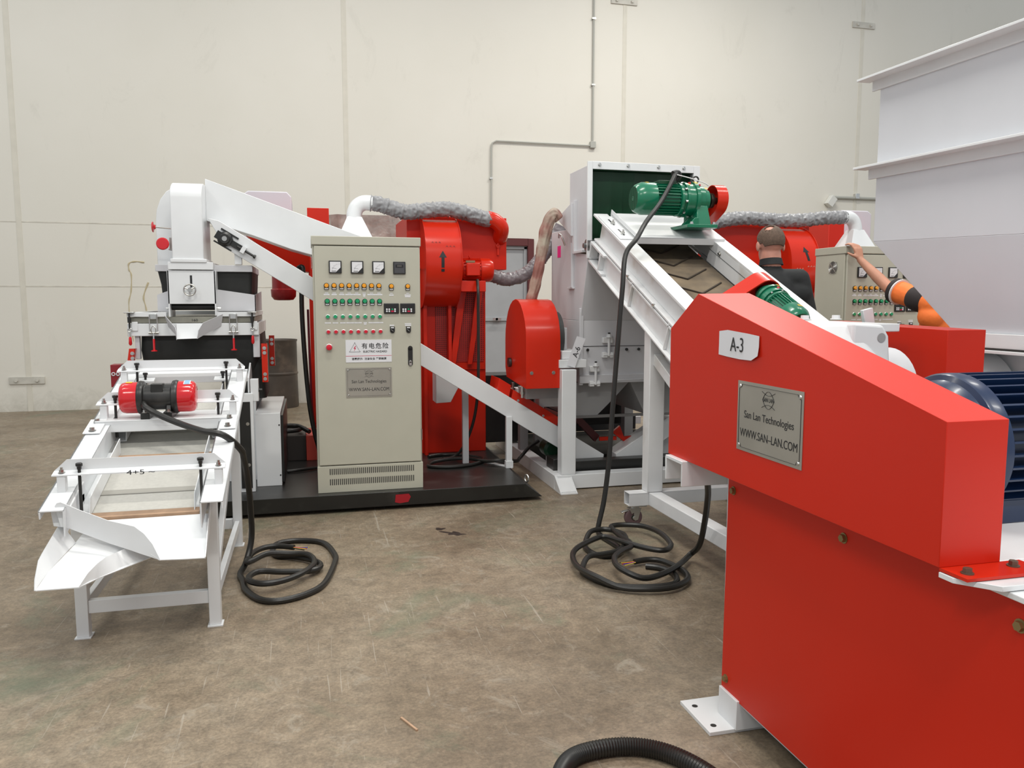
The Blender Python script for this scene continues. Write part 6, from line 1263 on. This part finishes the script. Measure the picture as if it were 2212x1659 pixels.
def fingers(mb, wrist, palm_dir, nrm, side, k=1.0, curl=0.5, thumb=1):
    """palm from wrist along palm_dir, fingers curl toward nrm, side = thumb side"""
    w_, d, nn, s_ = Vector(wrist), Vector(palm_dir).normalized(), Vector(nrm).normalized(), Vector(side).normalized()
    pc = w_ + d * 0.05 * k
    for i in range(4):
        o_ = s_ * (0.030 - 0.020 * i) * k
        capsule(mb, w_ + o_ * 0.45 + d * 0.005, w_ + o_ + d * 0.088 * k, 0.016 * k, 0.0115 * k)
        L = (0.042, 0.047, 0.044, 0.034)[i] * k; a = curl; p = w_ + o_ + d * 0.088 * k; 
        for seg in range(3):
            a2 = a * (0.7 + seg * 0.9); v = d * math.cos(a2) + nn * math.sin(a2); q = p + v * L * (1, 0.68, 0.5)[seg]
            capsule(mb, p, q, (0.0098, 0.0092, 0.0082)[seg] * k, (0.0092, 0.0082, 0.0075)[seg] * k, 10); p = q
    p = w_ + s_ * 0.022 * k + d * 0.022 * k; v = (s_ * 0.8 + d * 0.6 + nn * 0.25 * thumb).normalized(); q = p + v * 0.045 * k
    capsule(mb, p, q, 0.015 * k, 0.0115 * k, 10); v2 = (s_ * 0.35 + d * 0.75 + nn * 0.55 * thumb).normalized(); capsule(mb, q, q + v2 * 0.032 * k, 0.011 * k, 0.009 * k, 10)
def build_person(name, label, base, k, facing, hands, shirt_m, trouser_m, skin_m, lean=(0, 0), short=False, bald=True):
    """base = ground point, k = scale; local x = right of the person, y = forward"""
    t = thing(name, label, 'person', base)
    R_ = Matrix.Translation(Vector(base)) @ Matrix.Rotation(facing, 4, 'Z') @ Matrix.Scale(k, 4)
    P = lambda x, y, z: R_ @ Vector((x, y, z))
    lx, ly = lean
    hip = [P(s_ * 0.095, 0, 0.93) for s_ in (-1, 1)]; chest = P(lx * 0.7, ly * 0.7, 1.28); nk = P(lx, ly, 1.50); hdp = P(lx, ly + 0.02, 1.635)
    body = MB()
    M = head(body, hdp, facing, k * (1.08 if bald else 1.0), -0.22 if bald else 0)
    capsule(body, nk, P(lx, ly + 0.005, 1.585), 0.070 * k, 0.068 * k)
    body.add(*[(lambda q: ([R_ @ (Vector(v)) for v in q.v], q.f))(MB().sphere((lx * 0.6, ly * 0.6, 1.24), 0.2, (0.85, 0.58, 1.35)))[0:][0:2][i] for i in range(2)], True)
    body.add(*(lambda q: ([R_ @ Vector(v) for v in q.v], q.f))(MB().sphere((0, 0, 0.98), 0.16, (1.0, 0.72, 0.9))), True)
    sh = [P(lx + s_ * (0.185 if short else 0.205), ly, 1.415) for s_ in (-1, 1)]
    capsule(body, sh[0], sh[1], 0.055 * k, 0.055 * k)
    for i, s_ in enumerate((-1, 1)):
        el, wr, pd, nm, sd, curl = hands[i]
        capsule(body, sh[i], el, 0.056 * k, 0.048 * k); capsule(body, el, (Vector(el) * 0.6 + Vector(wr) * 0.4), 0.048 * k, 0.046 * k); capsule(body, (Vector(el) * 0.6 + Vector(wr) * 0.4), wr, 0.046 * k, 0.029 * k)
        fingers(body, wr, pd, nm, sd, k * 1.1, curl)
        kn = P(s_ * 0.11, 0.02, 0.50); an = P(s_ * 0.12, -0.02, 0.09)
        capsule(body, hip[i], kn, 0.082 * k, 0.055 * k); capsule(body, kn, an, 0.055 * k, 0.036 * k); capsule(body, an + Vector((0, 0, -0.03)), P(s_ * 0.13, 0.15, 0.045), 0.035 * k, 0.03 * k)
    bo = fuse(body.build('body', skin_m, t), 0.0065 * k, 3)
    hp = MB(); hairpiece(M, hp, bald); ho_ = hp.build('hair', HAIR, t)
    so = ho_.modifiers.new('thick', 'SOLIDIFY'); so.thickness = 0.005; so.offset = 1
    for s_ in (-1, 1):
        ey = MB().sphere(M @ Vector((s_ * 0.032, 0.089, 0.016)), 0.0085, (1, 1, 0.7), 12, 8); ey.build('eye', LABEL, t)
    s = MB()
    s.add(*(lambda q: ([R_ @ Vector(v) for v in q.v], q.f))(MB().sphere((lx * 0.6, ly * 0.6 - 0.005, 1.24), 0.2, (0.98, 0.70, 1.32))), True)
    s.add(*(lambda q: ([R_ @ Vector(v) for v in q.v], q.f))(MB().sphere((0, 0, 1.0), 0.19, (1.0, 0.74, 1.0))), True)
    capsule(s, sh[0], sh[1], 0.072 * k, 0.072 * k); capsule(s, sh[0] + Vector((0, 0, -0.10 * k)), sh[1] + Vector((0, 0, -0.10 * k)), 0.095 * k, 0.095 * k)
    capsule(s, P(lx, ly, 1.42), P(lx, ly, 1.515), 0.09 * k, 0.066 * k)
    for i in range(2):
        el, wr = Vector(hands[i][0]), Vector(hands[i][1])
        if short: capsule(s, sh[i], sh[i] * 0.22 + el * 0.78, 0.084 * k, 0.092 * k)
        else: capsule(s, sh[i], el, 0.074 * k, 0.060 * k); capsule(s, el, el * 0.1 + wr * 0.9, 0.060 * k, 0.042 * k)
    sho = fuse(s.build('shirt', shirt_m, t), 0.011 * k, 5)
    q = MB()
    for i, s_ in enumerate((-1, 1)):
        kn = P(s_ * 0.11, 0.02, 0.50); an = P(s_ * 0.12, -0.02, 0.07)
        capsule(q, hip[i], kn, 0.105 * k, 0.075 * k); capsule(q, kn, an, 0.075 * k, 0.060 * k)
    q.add(*(lambda w__: ([R_ @ Vector(v) for v in w__.v], w__.f))(MB().sphere((0, 0, 0.96), 0.17, (1.02, 0.76, 0.75))), True)
    fuse(q.build('trousers', trouser_m, t), 0.012 * k, 4)
    for s_ in (-1, 1):
        b = MB(); capsule(b, P(s_ * 0.12, -0.05, 0.055), P(s_ * 0.135, 0.16, 0.045), 0.052 * k, 0.042 * k); capsule(b, P(s_ * 0.12, -0.03, 0.05), P(s_ * 0.12, -0.02, 0.15), 0.052 * k, 0.05 * k)
        vs = [Vector((v.x, v.y, max(v.z, base[2] + 0.002))) for v in b.v]; b.v = vs; b.build('boot', BLK, t)
    return t, P, M
# man seen from behind
k1 = 1.09; bx, by = 3.36, 5.30; f1 = math.radians(-8); bz1 = 0.14
R1 = Matrix.Translation((bx, by, 0.14)) @ Matrix.Rotation(f1, 4, 'Z') @ Matrix.Scale(k1, 4)
q1 = lambda x, y, z: R1 @ Vector((x, y, z))
hands1 = [(q1(-0.26, 0.05, 1.13), q1(-0.20, 0.24, 1.0), q1(0, 0.2, -0.3) - q1(0, 0, 0), (1, 0, 0), (0, 1, 0.3), 0.5),
          (q1(0.285, -0.02, 1.13), q1(0.26, 0.18, 0.97), q1(0, 0.2, -0.3) - q1(0, 0, 0), (-1, 0, 0), (0, 1, 0.3), 0.5)]
m1, P1, M1 = build_person('person', 'person with cropped hair in black shirt, seen from behind between conveyor and red fan', (bx, by, 0.14), k1, f1, hands1, SHIRTB, DENIM, SKINF)
col_ = MB(); 
cc = P1(0, 0.0, 1.525); col_.lathe(cc, (0, 0.12, 1), [(-0.02, 0.082 * k1), (0.0, 0.078 * k1), (0.028, 0.073 * k1), (0.03, 0.067 * k1), (0.0, 0.070 * k1)], 32); col_.build('collar', SHIRTB, m1)
# man in orange reaching to the cabinet
k2 = 0.96; bx, by = 4.64, 5.02; f2 = math.radians(28)
R2 = Matrix.Translation((bx, by, 0.14)) @ Matrix.Rotation(f2, 4, 'Z') @ Matrix.Scale(k2, 4)
q2 = lambda x, y, z: R2 @ Vector((x, y, z))
hands2 = [(Vector((4.44, 5.34, 1.62)), Vector((4.372, 5.60, 1.853)), Vector((-0.10, 0.26, 0.92)), Vector((-0.45, 0.80, -0.35)), Vector((-1.0, -0.05, -0.05)), 0.55),
          (q2(0.28, 0.0, 1.13), q2(0.27, 0.14, 0.92), Vector((0, 0.1, -1)), (-1, 0, 0), (0, 1, 0), 0.4)]
m2, P2, M2 = build_person('person', 'person in orange hi-vis shirt resting a bare arm on the right cabinet', (bx, by, 0.14), k2, f2, hands2, HIVIS, DENIM, SKIN, short=True, bald=False)
shL = P2(-0.185, 0, 1.415); el2 = hands2[0][0]
tr = MB(); capsule(tr, shL * 0.80 + el2 * 0.20, shL * 0.68 + el2 * 0.32, 0.0935, 0.095, 24); fuse(tr.build('sleeve_band', NAVY, m2, label='dark band on the sleeve'), 0.012, 2)
tr = MB(); d_ = (el2 - shL).normalized(); tr.cyl(shL * 0.24 + el2 * 0.76, shL * 0.16 + el2 * 0.84, 0.100, 0.099, n=28); tr.build('sleeve_cuff', NAVY, m2)
tr = MB(); tr.cyl(shL * 0.28 + el2 * 0.72, shL * 0.255 + el2 * 0.745, 0.1005, 0.1005, n=28); tr.build('sleeve_piping', LABEL, m2)
